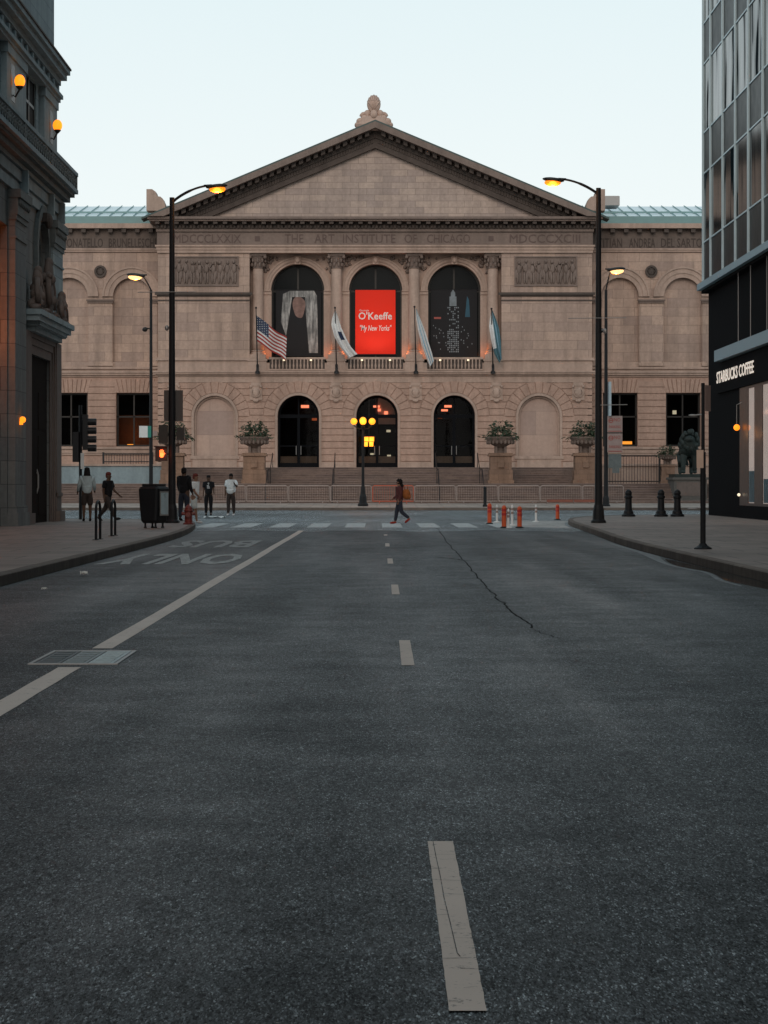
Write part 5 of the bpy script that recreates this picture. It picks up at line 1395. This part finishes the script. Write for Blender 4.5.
# flags on the ledge
def flag(px, base_py, top_py, lab, mats, mi_fn, shape, nu=22, nv=26):
    d=DP-.5; x=X(px,d); zb=Z(base_py,d); zt=Z(top_py,d-1.2)
    r_=empty('flagpole',(x,d,zb),lab,'flag','flags on poles along the museum ledge')
    m=MB(); top=Vector((X(px-1.5,d-1.2),d-1.2,zt)); bot=Vector((x,d,zb)); m.tube([bot,top],[.045,.03],8); m.ball(tuple(top+Vector((0,0,.08))),.075,8,6); m.build('pole',M['iron'],r_)
    m=MB(); m.lathe([(.16,-.25),(.16,-.1),(.09,-.05),(.09,.35),(.06,.4)],(x,d,zb),10); m.box(x-.12,x+.12,d,d+.4,zb-.2,zb-.05); m.build('bracket',M['iron'],r_)
    m=MB(); vs=[];fs=[]
    for i in range(nu+1):
        for j in range(nv+1):
            u,v=i/nu,j/nv; p=shape(u,v,top,bot); vs.append(tuple(p))
    k=nv+1
    for i in range(nu):
        for j in range(nv): m.m.append(mi_fn((i+.5)/nu,(j+.5)/nv)); fs.append((i*k+j,i*k+j+1,(i+1)*k+j+1,(i+1)*k+j))
    m.v=vs; m.f=fs; m.build('flag',mats,r_,smooth=True); return r_
FR=cloth('flag_red',(.35,.05,.045),.7); FW=cloth('flag_white',(.66,.66,.65),.7); FB=cloth('flag_blue',(.03,.045,.09),.7); FC=cloth('flag_pale_blue',(.22,.38,.48),.7); FG=cloth('flag_teal',(.08,.17,.20),.7)
def starmat():
    m,nt,b=new_mat('starred_canton'); g=N(nt,'NewGeometry'); s_=N(nt,'SeparateXYZ'); nt.links.new(g.outputs['Position'],s_.inputs[0])
    c=N(nt,'CombineXYZ'); nt.links.new(s_.outputs[0],c.inputs[0]); nt.links.new(s_.outputs[2],c.inputs[1]); v=N(nt,'TexVoronoi',Scale=6.5,Randomness=.15); nt.links.new(c.outputs[0],v.inputs['Vector'])
    f=math_n(nt,'LESS_THAN',v.outputs['Distance'],.2); nt.links.new(mixc(nt,f,(.03,.045,.09),(.55,.55,.55)),b.inputs['Base Color']); b.inputs['Roughness'].default_value=.7; return m
FS=starmat()
def us_shape(u,v,top,bot):
    a=top+(bot-top)*(.10+.42*v); out=Vector((2.05,0,-1.55))*u*(1-.05*v)
    return a+out+Vector((0,.14*math.sin(u*9+v*2)-.1*u,.10*math.sin(u*8+v*1.5)*u+.12*v*u))
def us_m(u,v):
    if u<.42 and v<.54: return 3
    return 0 if int(v*13)%2==0 else 1
flag(257.5,370,309,'striped red and white flag with a blue starred corner, leftmost pole on the ledge',[FR,FW,FB,FS],us_m,us_shape,24,26)
def outline(Lc, Rc, d=DP-1.4):
    def lerp(C, v):
        t = v*(len(C)-1); k = min(int(t), len(C)-2); f_ = t-k
        return C[k][0]+(C[k+1][0]-C[k][0])*f_, C[k][1]+(C[k+1][1]-C[k][1])*f_
    def f(u, v, top, bot):
        a = lerp(Lc, v); b = lerp(Rc, v); px = a[0]+(b[0]-a[0])*u; py = a[1]+(b[1]-a[1])*u
        return Vector((X(px,d), d+.15*math.sin(u*10+v*3)*(.25+.75*v)+.04*math.sin(v*9), Z(py,d)))
    return f
flag(336.5,370,309,'white flag with a dark emblem hanging limp and swept right, left of the red banner',[FW,FB],lambda u,v:1 if (.45<u<.8 and .50<v<.64) else 0,outline([(335,310),(332,318),(331.3,325),(334.5,337),(341.5,349),(349,358)],[(335.6,310),(338,317),(341,327),(345.5,337),(351,347),(357.5,354)]))
flag(416,370,308,'white flag with pale blue bars hanging limp between the red and dark banners',[FW,FC],lambda u,v:1 if (.28<u<.40 or .66<u<.78) else 0,outline([(415.6,309),(416,317),(418,330),(422,346),(426,357),(430,367)],[(416.4,309),(420.5,319),(425,331),(429,344),(432,353),(434,360.5)]))
flag(493,370,310,'teal and pale flag hanging limp beside the rightmost column',[FG,FC,FW],lambda u,v:2 if (u<.45 and v<.75) else (1 if (.62<u<.78) else 0),outline([(491.6,310),(489.6,320),(489.2,327),(491.2,340),(494.5,354),(499.5,363)],[(492.3,310),(496,319),(499,329),(500.6,340),(501.3,350),(501.8,358)]))
# banners in the three loggia windows
dB=DL+.55
M['banner_red']=plain('bright_red_banner',(.90,.032,.012),.6,0,.05,1,.2,0)
def banner_thing(px0,px1,py0,py1,mt,lab):
    d=dB; x0,x1,z0,z1=X(px0,d),X(px1,d),Z(py1,d),Z(py0,d); r_=empty('banner',((x0+x1)/2,d,z0),lab,'banner','banners hung in the loggia arches')
    m=MB(); m.box(x0,x1,d,d+.03,z0,z1); m.build('sheet',mt,r_); m=MB(); m.tube([(x0-.1,d+.02,z1+.03),(x1+.1,d+.02,z1+.03)],.03,6); m.tube([(x0-.1,d+.02,z0-.03),(x1+.1,d+.02,z0-.03)],.03,6); m.build('rod',M['iron'],r_); return r_,x0,x1,z0,z1
r_,x0,x1,z0,z1=banner_thing(355.3,395.5,290,354,M['banner_red'],'bright red banner with white lettering in the middle arch')
M['ink_white']=plain('white_banner_ink',(.80,.74,.70),.6,0,.05,3,.2,0)
def bt(tx,px0,px1,py0,py1,**k): 
    cx=(X(px0,dB)+X(px1,dB))/2; cz=(Z(py0,dB)+Z(py1,dB))/2
    text_obj('lettering',tx,M['ink_white'],r_,lambda a,b,c:(cx+a,dB-.008-max(c,0),cz+b),width=X(px1,dB)-X(px0,dB),height=Z(py0,dB)-Z(py1,dB),depth=.01,**k)
bt('Georgia',359.5,369,309.5,311.8); bt("O'Keeffe",358.5,392,312,319.6,bold=.012); bt('"My New Yorks"',360,391.5,325,332.5,shear=.25,bold=.008)
M['banner_black']=plain('near_black_banner',(.014,.014,.016),.6,0,.4,2,.2,0)
r_,x0,x1,z0,z1=banner_thing(276,321,290.5,355.5,M['banner_black'],'dark banner with pale draped bands and a soft pink blur in the left arch')
def drape_mat():
    m,nt,b=new_mat('pale_grey_drape_print'); g=N(nt,'NewGeometry'); pos=g.outputs['Position']
    a=noise(nt,pos,3.2,4,.7,(2.2,1,.22)); c_=noise(nt,pos,1.1,3,.6)
    k=math_n(nt,'ADD',math_n(nt,'MULTIPLY',a,.65),math_n(nt,'MULTIPLY',c_,.35))
    nt.links.new(ramp(nt,k,[(.34,(.03,.03,.03)),(.48,(.20,.20,.195)),(.62,(.50,.49,.47))]),b.inputs['Base Color']); b.inputs['Roughness'].default_value=.75; return m
M['drape']=drape_mat(); M['blush']=plain('blush_print',(.22,.14,.12),.7,0,.8,3,.2,0)
def BX(p): return X(p,dB)
def BZ(p): return Z(p,dB)
m=MB(); m.prism([(BX(283),BZ(294)),(BX(290),BZ(290.8)),(BX(314),BZ(290.8)),(BX(317),BZ(296)),(BX(318),BZ(353)),(BX(309),BZ(353)),(BX(306),BZ(315)),(BX(305),BZ(297)),(BX(292),BZ(297)),(BX(289),BZ(318)),(BX(286),BZ(336)),(BX(281),BZ(322))],dB-.006,dB-.001); m.build('pale_print',M['drape'],r_)
m=MB(); m.prism([(BX(299)+.42*math.cos(t)*(1+.12*math.sin(3*t)),BZ(307)+.78*math.sin(t)*(1+.1*math.cos(2*t+1))) for t in [i*2*PI/40 for i in range(40)]],dB-.005,dB-.002); m.build('blush_print',M['blush'],r_)
r_,x0,x1,z0,z1=banner_thing(431,477,290,356,M['banner_black'],'black banner printed with a pale lit tower at night in the right arch')
M['tower_print']=plain('pale_tower_print',(.20,.23,.25),.7,0,.5,3,.2,0); M['blue_print']=plain('blue_print',(.04,.10,.14),.7,0,.3,2,.2,0)
random.seed(31); m=MB()
for (pa,pb,ya,yb) in ((449.5,456.5,296.5,306),(450.8,455.2,292.5,296.5)):
    m.box(BX(pa),BX(pb),dB-.006,dB-.001,BZ(yb),BZ(ya))
m.prism([(BX(451),BZ(292.5)),(BX(455),BZ(292.5)),(BX(453),BZ(289.5))],dB-.006,dB-.001)
for yy in range(307,353,2):
    for k in range(7):
        if random.random()<(.35 if yy<330 else .8): pxx=447.5+k*1.7; m.box(BX(pxx),BX(pxx+1.1),dB-.006,dB-.001,BZ(yy+1.3),BZ(yy))
for k in range(26):
    pxx=random.uniform(433,446) if random.random()<.6 else random.uniform(460,474); yy=random.uniform(325,350); m.box(BX(pxx),BX(pxx+.8),dB-.006,dB-.001,BZ(yy+1.2),BZ(yy))
m.build('tower_print',M['tower_print'],r_)
m=MB(); m.prism([(BX(465),BZ(317)),(BX(470),BZ(317)),(BX(469),BZ(300)),(BX(467),BZ(296))],dB-.006,dB-.001); m.build('blue_print',M['blue_print'],r_)
m=MB(); m.box(BX(434),BX(441),dB-.006,dB-.001,BZ(319),BZ(317)); m.build('red_print',M['sign_red'],r_)
# ---------------------------------------------------------------- grey stone building on the left (faces +x); u = y, d = distance into the wall
XG=-11.0; TG=lambda u,d,z:(XG-d,u,z)
CG=84.15
gb=empty('grey_stone_building',(XG,CG,.15),'ornate grey stone building on the left with a tall dark portal and amber globe lamps','building')
def py_u(px,x=XG): return x*F_PX/(px-VPX)
# wall openings on the street side
Y0=-40
def GP(name,mt,fn,parent=gb,**k):
    m=MB(TG); fn(m); return m.build(name,M[mt],parent,**k)
portal=(79.9,4.6,-.1,5.55,False)
niche=(79.95,2.5,7.2,8.9,True)
shop=(68.8,8.0,.0,9.1,False)
bays=[(68.4-9.6*i,7.6,.3,8.2,False) for i in range(1,12)]
def f(m):
    wall_open(m,Y0,CG,-.1,10.25,0,.55,[shop]+bays+[portal]); 
# portal and niche overlap in u: build wall in pieces
m=MB(TG)
wall_open(m,Y0,73.3,-.1,10.25,0,.9,[shop]+bays)
wall_open(m,73.3,CG,-.1,6.9,0,.10,[portal]); wall_open(m,73.3,CG,6.9,10.25,0,.2,[niche])
m.add([(CG,0,-.1),(CG,0,10.25),(CG,25,10.25),(CG,25,-.1)],[(0,1,2,3)])
m.build('street_wall',M['greystone_low'],gb)
def pil(m,u0,u1,z1,p=.22,zs_=.15):
    m.box(u0,u1,-p,0,zs_,z1-.9)
    if zs_<1: m.box(u0-.12,u1+.12,-p-.10,0,.15,.55); m.box(u0-.06,u1+.06,-p-.05,0,.55,.75)
    m.box(u0-.03,u1+.03,-p-.04,0,z1-1.45,z1-1.38)
for u0,u1 in ((72.95,75.2),(81.5,84.0)):
    m=MB(TG); pil(m,u0,u1,10.2,.22,.15 if u0<80 else 6.86); m.build('pilaster',M['greystone_low' if u0<80 else 'greystone'],gb)
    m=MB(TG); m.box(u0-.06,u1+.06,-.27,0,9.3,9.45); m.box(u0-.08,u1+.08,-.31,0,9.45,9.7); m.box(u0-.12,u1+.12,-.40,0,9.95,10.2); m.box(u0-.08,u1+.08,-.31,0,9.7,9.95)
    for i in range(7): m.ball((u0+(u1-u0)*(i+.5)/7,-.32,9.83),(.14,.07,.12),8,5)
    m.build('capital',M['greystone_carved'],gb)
for i in range(0,12):
    u=63.2-9.6*i; m=MB(TG); pil(m,u-.9,u+.9,10.2); m.box(u-1.1,u+1.1,-.4,0,9.4,10.2); m.build('pilaster',M['greystone'],gb)
# niche window above the portal
def f(m):
    c,w_,zb,zs,_=niche; ring(m,c,zs,w_/2,w_/2+.35,-.14,.02); m.box(c-w_/2-.35,c-w_/2,-.14,.02,zb,zs); m.box(c+w_/2,c+w_/2+.35,-.14,.02,zb,zs); ring(m,c,zs,w_/2-.3,w_/2-.01,.1,.16); m.box(c-w_/2+.01,c-w_/2+.3,.1,.16,zb,zs); m.box(c+w_/2-.3,c+w_/2-.01,.1,.16,zb,zs)
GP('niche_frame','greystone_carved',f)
GP('niche_keystone','lime_dark',lambda m:(m.box(79.6,80.3,-.28,.2,9.95,10.24),m.ball((79.95,-.28,10.0),(.28,.14,.26),10,7)))
GP('niche_window','pane_black',lambda m:m.prism([(81.19,7.2)]+arch_pts(79.95,1.24,8.9,20)+[(78.71,7.2)],.17,.25))
# portal surround
def f(m):
    c,w_,zb,zs,_=portal; l,r=c-w_/2,c+w_/2
    for k,(o,p) in enumerate(((0,.04),(.28,.08),(.5,.13))):
        w1=.28 if k<2 else .22
        m.box(l-o-w1,l-o,-p,.02,.15,zs+o+w1); m.box(r+o,r+o+w1,-p,.02,.15,zs+o+w1); m.box(l-o,r+o,-p,.02,zs+o,zs+o+w1)
    m.box(l-.72,r+.72,-.24,.02,6.27,6.45)
GP('portal_frame','brownstone',f)
def f(m):
    m.box(76.6,83.2,-.30,.02,6.2,6.36)
    m.box(76.4,83.5,-.40,.02,6.36,6.5); m.box(76.0,83.9,-.52,.02,6.5,6.68); m.box(75.9,84.2,-.60,.02,6.68,6.85)
    for i in range(22): m.box(76.5+.31*i,76.66+.31*i,-.48,-.3,6.38,6.5)
GP('portal_cornice','greystone_plain',f)
def f(m):
    random.seed(77)
    for c,h,w_ in ((77.0,1.25,.45),(79.6,1.75,.45),(82.8,.9,.45)):
        m.ball((c,-.3,6.85+h*.35),(w_,.2,h*.42),12,8); m.ball((c,-.32,6.85+h*.78),(w_*.62,.17,h*.3),12,8); m.ball((c,-.34,6.85+h),(.15,.14,.19),10,8)
        m.tube([(c-.3,-.35,6.85+h*.8),(c-.6,-.4,6.85+h*.5),(c-.5,-.42,6.85+h*.2)],.09,8); m.tube([(c+.3,-.35,6.85+h*.8),(c+.6,-.4,6.85+h*.5),(c+.7,-.4,6.85+h*.15)],.09,8)
        for i in range(14): m.ball((c+random.uniform(-w_,w_),-.3+random.uniform(-.15,.1),6.85+random.uniform(.05,h*.8)),random.uniform(.08,.18),7,5)
    for i in range(24): m.ball((76.2+7.6*i/23,-.35,6.92+.06*math.sin(i)),(.18,.16,.10),7,5)
GP('carved_figures','brownstone',f,smooth=True)
GP('portal_side','brownstone',lambda m:(m.box(82.9,84.12,-.16,.0,.5,6.2),m.box(82.85,84.2,-.28,.0,.15,.5),m.box(82.9,84.14,-.2,0,1.0,1.12)))
GP('portal_side','brownstone',lambda m:(m.box(75.6,76.8,-.16,.0,.5,6.2),m.box(75.55,76.85,-.28,.0,.15,.5)))
# door leaves
def f(m):
    c=portal[0]
    m.box(c-2.3,c+2.3,.09,.2,.1,5.55)
    for s in (-1,1):
        for z0,z1 in ((.4,1.6),(1.8,3.0),(3.2,4.4)): 
            a=c+s*1.12; m.box(a-.95,a+.95,.07,.1,z0,z1)
M['door_dark']=plain('dark_door_wood',(.018,.013,.011),.9,0,.4,6,.03)
dr=GP('portal_door','door_dark',f)
m=MB(TG); m.tube([(79.7,.09,1.1),(79.7,.03,1.3),(79.7,.03,1.7),(79.7,.09,1.9)],.03,6); m.build('handle',M['steel'],dr)
# recessed shop bay with amber light, dark teal shopfront
M['warm_wall']=stone('warm_recess_stone',(.30,.14,.08),(1.4,.6),var=.3,stain=.3)  # orange lamplight partly put into the recess stone colour
GP('recess_wall','warm_wall',lambda m:m.box(64.8,72.85,.86,1.0,.1,9.15))
M['teal_shop']=plain('dark_teal_shopfront',(.012,.03,.036),.3,.1,.4,3)
def f(m):
    m.box(65.0,71.6,.35,.8,.1,4.15); m.box(64.8,71.8,.2,.82,4.15,4.45); m.box(64.9,71.7,.28,.82,4.45,4.6)
    for u in (65.0,67.1,69.2,71.35): m.box(u,u+.25,.28,.4,.1,4.15)
    m.box(65.0,71.6,.28,.36,.1,.9)
sf=GP('shopfront','teal_shop',f)
m=MB(TG); 
for u in (65.3,67.4,69.5): m.box(u,u+1.75,.33,.345,.95,4.05)
m.build('shop_glass',M['glass_dark'],sf)
def glamp(u,z,p,rad,mt='sodium_soft',big=True):
    lp=MB(TG); lp.box(u-.38,u+.38,-.06,0,z-.6,z+.5); lp.tube([(u,0,z-.35),(u,-p*.5,z-.45),(u,-p,z-.22)],.03,8); lp.lathe([(.04,-.24),(.12,-.15),(.10,-.10)],(u,-p,z),12)
    o=lp.build('wall_lamp',M['bronze_dark'],gb); g=MB(TG); g.ball((u,-p,z+.02),(rad,rad,rad*1.25),14,10); g.build('globe',M[mt],o,smooth=True)
    q=TG(u,-p-.35,z); lamp('wall_lamp_light',q,3,(1,.42,.08),.2)
M['amber_globe2']=emis('amber_wall_globe',(1.0,.24,.01),1.6)
glamp(73.6,13.5,.26,.16,'amber_globe2'); glamp(82.3,13.45,.26,.16,'amber_globe2')
for i in range(1,5): glamp(73.6-8.65*i,13.5,.26,.16,'amber_globe2')
m=MB(TG); m.tube([(71.3,.86,5.4),(71.3,.55,5.45)],.04,6); m.ball((71.3,.45,5.45),.15,12,8); o=m.build('recess_lamp',M['amber_globe2'],gb,smooth=True)
lamp('recess_light',TG(70.9,.35,5.7),65,(1,.21,.03),.2); lamp('recess_light',TG(71.2,.4,7.6),25,(1,.21,.03),.2)
m=MB(TG); m.ball((73.9,-.3,3.35),.10,8,6); m.box(73.8,74.0,-.3,-.22,3.2,3.3); m.build('pilaster_lamp',M['amber_globe2'],gb); lamp('pilaster_light',TG(73.9,-.55,3.35),1.2,(1,.35,.08),.05)
# entablature and carved band
def f(m):
    m.box(Y0,CG+.05,-.10,2,10.25,10.55); m.box(Y0,CG+.08,-.16,2,10.62,10.95); m.box(Y0,CG+.04,-.06,2,10.55,10.62); m.box(Y0,CG+.14,-.22,2,11.0,11.12); m.box(Y0,CG+.06,-.08,2,10.95,11.0)
    for u in (74.9,80.9,83.6): m.box(u-.12,u+.12,-.34,0,10.3,11.0)
GP('entablature','greystone_plain',f)
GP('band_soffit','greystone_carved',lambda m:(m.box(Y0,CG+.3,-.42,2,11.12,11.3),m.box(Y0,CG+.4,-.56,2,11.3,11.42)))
def f(m):
    m.box(Y0,CG+.42,-.68,2,11.42,11.56); m.box(Y0,CG+.42,-.68,2,12.02,12.14); m.box(Y0,CG+.36,-.62,2,11.56,12.02)
GP('parapet_band','greystone_plain',f)
def f(m):
    n=64
    for i in range(n):
        u=55+(CG+.3-55)*(i+.5)/n; 
        m.v_=None
        ring(m,u,11.79,.11,.17,-.655,-.62,14,0,2*PI); m.ball((u,-.63,11.79),.05,6,4)
    for u in (60,66,72,78,CG+.2): m.box(u-.1,u+.1,-.67,-.61,11.56,12.02)
GP('guilloche_carving','greystone_carved',f)
# second storey
win2=[(69.9,3.0),(78.55,2.7)]+[(69.9-8.65*i,3.0) for i in range(1,11)]
m=MB(TG); wall_open(m,Y0,CG-.3,12.14,15.2,.12,.1,[(c,w_,12.2,14.45,False) for c,w_ in win2]); m.add([(CG-.3,.12,12.14),(CG-.3,.12,15.2),(CG-.3,25,15.2),(CG-.3,25,12.14)],[(0,1,2,3)]); m.build('upper_wall',M['greystone'],gb)
for c,w_ in win2:
    m=MB(TG); m.box(c-w_/2+.01,c+w_/2-.01,.20,.26,12.2,14.45); wo_=m.build('window',M['pane_black'],gb)
    m=MB(TG); 
    for u in (-w_/2+.01,-.06,w_/2-.13): m.box(c+u,c+u+.12,.17,.2,12.2,14.45)
    m.box(c-w_/2+.01,c+w_/2-.01,.175,.2,13.6,13.7); m.build('frame',M['bronze_dark'],wo_)
for u0,u1 in [(72.4,76.4),(80.6,CG-.35)]+[(72.4-8.65*i,76.4-8.65*i) for i in range(1,11)]:
    m=MB(TG); m.box(u0,u1,-.05,.12,12.14,14.5); m.box(u0-.08,u1+.08,-.11,.12,12.14,12.4); m.box(u0-.06,u1+.06,-.1,.12,14.2,14.5); m.build('upper_pilaster',M['greystone_plain'],gb)
def f(m):
    m.box(Y0,CG-.1,-.14,2,14.5,14.62); m.box(Y0,CG-.02,-.22,2,14.62,14.75); m.box(Y0,CG-.2,-.03,2,14.75,15.1)
    for i in range(60): u=CG-.4-1.25*i; m.box(u-.12,u+.12,-.12,0,14.78,15.06)
GP('string_course','greystone_plain',f)
GP('cornice','greystone_plain',lambda m:(m.box(Y0,CG+.0,-.14,2,15.1,15.3),m.box(Y0,CG+.2,-.32,2,15.3,15.5),m.box(Y0,CG+.3,-.42,2,15.5,15.66)))
GP('cornice_gutter','lime_dark',lambda m:m.box(Y0,CG+.34,-.46,2,15.66,15.72))
win3=[(72.5-5.5*i,2.4,z,z+2.6,False) for i in range(0,18) for z in (17.2,)]
m=MB(TG)
zz=15.72
for k in range(2):
    wall_open(m,Y0,CG-.3,zz,zz+4.6,.06,.5,[(72.5-5.5*i,2.4,zz+1.4,zz+4.0,False) for i in range(-1,20)]); zz+=4.6
m.add([(CG-.3,.06,15.72),(CG-.3,.06,zz),(CG-.3,25,zz),(CG-.3,25,15.72)],[(0,1,2,3)]); m.build('tower_wall',M['greystone'],gb)
m=MB(TG); m.box(Y0,CG-.7,.5,.55,15.8,zz-.1); m.build('tower_glazing',M['glass_dark'],gb)
m=MB(TG); m.box(Y0,CG-.2,-.1,25,zz,zz+.6); m.box(Y0,CG-.9,1.3,24.9,.2,zz); m.build('building_core',M['dark_int'],gb)

# ---------------------------------------------------------------- glass office building on the right (faces -x)
XT=13.4; TT=lambda u,d,z:(XT+d,u,z)
tb=empty('glass_office_building',(XT,101.3,.15),'dark glass office building with slim metal fins over a black granite corner shop','building')
CY=101.3; BZ0=9.62
mull=[100.9,99.0,95.5,92.15,88.9,85.55]+[85.55-3.33*i for i in range(1,34)]
levels=[]; z=9.73
while z<34: levels+= [z, z+1.68]; z+=4.52
def TPm(name,mt,fn,parent=tb,**k):
    m=MB(TT); fn(m); return m.build(name,M[mt],parent,**k)
def glass_panel(name,dark):
    m,nt,b=new_mat(name); g=N(nt,'NewGeometry'); n1=noise(nt,g.outputs['Position'],.35,3,.5,(1,1,.5)); 
    nt.links.new(mixc(nt,n1,sc(dark,.3),sc(dark,2.2)),b.inputs['Base Color']); b.inputs['Roughness'].default_value=.08; nt.links.new(ramp(nt,noise(nt,g.outputs['Position'],.55,2,.5,(1,1.6,.35)),[(.38,(.0,)*3),(.70,(.22,)*3)]),b.inputs['Specular IOR Level'])
    bump(nt,b,noise(nt,g.outputs['Position'],.5,2,.5),.03,.02); return m
M['cw_glass']=glass_panel('office_glass',(.012,.018,.021)); M['cw_span']=plain('spandrel_panel',(.012,.018,.020),.35,.0,.4,1.5,.04)
M['blind']=plain('window_blind',(.30,.36,.38),.7,0,.2,1)
ys=[CY-.06]+mull[1:]
for i in range(0,6):                       # bays in view: one pane per bay and storey
    for k,z in enumerate(levels[:-1]):
        if z>24: break
        z2=levels[k+1]; a,b=ys[i+1]+.05,ys[i]-.05
        m=MB(TT); m.box(a,b,.12,.16,z+.05,z2-.05)
        sp_=(k%2==0); o=m.build('spandrel' if sp_ else 'window_pane',M['cw_span' if sp_ else 'cw_glass'],tb)
m=MB(TT)
for i in range(6,len(ys)-1):
    for k,z in enumerate(levels[:-1]): m.box(ys[i+1]+.05,ys[i]-.05,.12,.16,z+.05,levels[k+1]-.05)
for i in range(0,6):
    for k,z in enumerate(levels[:-1]):
        if z>24: m.box(ys[i+1]+.05,ys[i]-.05,.12,.16,z+.05,levels[k+1]-.05)
m.build('upper_glazing',M['cw_glass'],tb)
for i,u in enumerate(ys[:7]):
    m=MB(TT); w_=.07 if i else .09; m.box(u-w_,u+w_,.045,.2,BZ0,36); m.build('mullion',M['mull'],tb)
m=MB(TT)
for u in ys[7:]: m.box(u-.05,u+.05,.045,.2,BZ0,36)
m.build('far_mullions',M['mull'],tb)
for k,z in enumerate(levels[:8]):
    m=MB(TT); m.box(-20,CY-.1,.09,.18,z-.03,z+.03); m.build('transom',M['mull'],tb)
m=MB(TT)
for z in levels[8:]: m.box(-20,CY-.1,.09,.18,z-.05,z+.05)
m.build('upper_transoms',M['mull'],tb)
TPm('sill_band','band',lambda m:m.box(-20,CY+.04,-.16,.3,9.42,9.68))
TPm('soffit','granite_black',lambda m:m.box(-20,CY,.02,25,9.30,9.42))
TPm('side_wall','cw_span',lambda m:m.box(-20,CY,.2,25,9.42,36))
TPm('ground_wall','granite_black',lambda m:(m.box(92.6,CY,.32,20,.14,9.3),m.box(-20,92.6,.32,.6,6.8,9.3)))
M['redstrip']=plain('red_brown_trim',(.15,.05,.04),.4,0,.3,3)
TPm('corner_trim','redstrip',lambda m:m.box(CY,CY+.12,.34,.6,.15,9.3))  # strip coloured to stand for a red-brown reflection on the granite
def f(m):
    m.box(-20,97.3,.0,.32,6.28,6.72)
TPm('canopy_band','band',f)
[TPm('hanger','steel',lambda m:m.tube([(u,.06,6.7),(u,.06,9.35)],.018,5)) for u in (91.2,88.2,84.5,80)]
TPm('sign_fascia','granite_black',lambda m:(m.box(-20,98.2,.22,.42,5.05,6.25)))
M['sign_glow']=emis('lit_sign_letters',(1,.86,.74),.42)
# lettering reads from the street: text runs from the far end toward the viewer
vs,fs=text_mesh('STARBUCKS COFFEE',1.0,.012,.012)
xs=[v[0] for v in vs]; ysv=[v[1] for v in vs]; x0_,x1_=min(xs),max(xs); y0_,y1_=min(ysv),max(ysv)
ua,ub=97.6,88.0; z0_,z1_=5.42,5.88
m=MB(); m.add([(XT+.14-v[2], ua+(v[0]-x0_)/(x1_-x0_)*(ub-ua), z0_+(v[1]-y0_)/(y1_-y0_)*(z1_-z0_)) for v in vs],fs); m.build('shop_lettering',M['sign_glow'],tb)
# shopfront
M['shop_brown']=plain('brown_shop_frame',(.04,.022,.018),.4,0,.3,4); M['shop_pale']=emis('backlit_pale_blind',(.75,.62,.57),.42)  # blind emission added to lift the dull panels to a pale tone
TPm('shop_base','granite_black',lambda m:m.box(-20,92.6,.26,.5,.14,.62))
def f(m):
    for u0,u1 in ((90.5,92.6),(87.15,89.0),(83.9,84.3),(81,81.4),(78,78.4)): m.box(u0,u1,.315,.42,.62,5.05)
    m.box(60,92.5,.312,.41,4.95,5.05); m.box(60,92.5,.312,.41,.62,.72)
TPm('shop_frame','shop_brown',f)
for a,b in ((89.0,90.5),(84.3,87.15),(81.4,83.9),(78.4,81)):
    m=MB(TT); m.box(a,b,.322,.328,.72,4.95); m.build('shop_window',M['glass_shop'],tb)
TPm('shop_blind','shop_pale',lambda m:(m.box(89.02,90.48,.345,.36,.72,4.95),m.box(84.32,87.13,.345,.36,.72,4.95),m.box(81.42,83.88,.345,.36,.72,4.95),m.box(78.42,80.98,.345,.36,.72,4.95)))
TPm('shop_room','dark_int',lambda m:(m.box(60,92.6,3.5,3.6,.14,5.1),m.box(60,92.6,.6,3.5,5.05,5.1)))
TPm('shop_floor','brownstone',lambda m:(m.box(60,92.6,.5,3.5,.14,.16)))
M['blue_print2']=plain('blue_window_print',(.10,.24,.32),.6,0,.4,3)
TPm('window_print','blue_print2',lambda m:(m.box(89.1,90.4,.337,.341,.75,1.9),m.box(85.9,87.0,.337,.341,.75,1.6)))
TPm('pendant_lamp','amber_globe2',lambda m:(m.ball((92.0,.12,3.55),.12,10,8)),smooth=True)
TPm('pendant_cord','steel',lambda m:(m.tube([(92.0,.12,3.65),(92.0,.12,4.4),(92.0,.33,4.5)],.015,5)))
TPm('counter_lamp','lobby_white',lambda m:(m.ball((92.0,.2,1.02),.06,8,6)),smooth=True)
lamp('pendant_light',TT(92.0,-.3,3.3),3,(1,.4,.12),.15)
lamp('shop_light',TT(86,.48,4.6),6,(1,.6,.35),.3)
TPm('building_core','dark_int',lambda m:m.box(-20,92.6,3.6,20,.2,9.3))
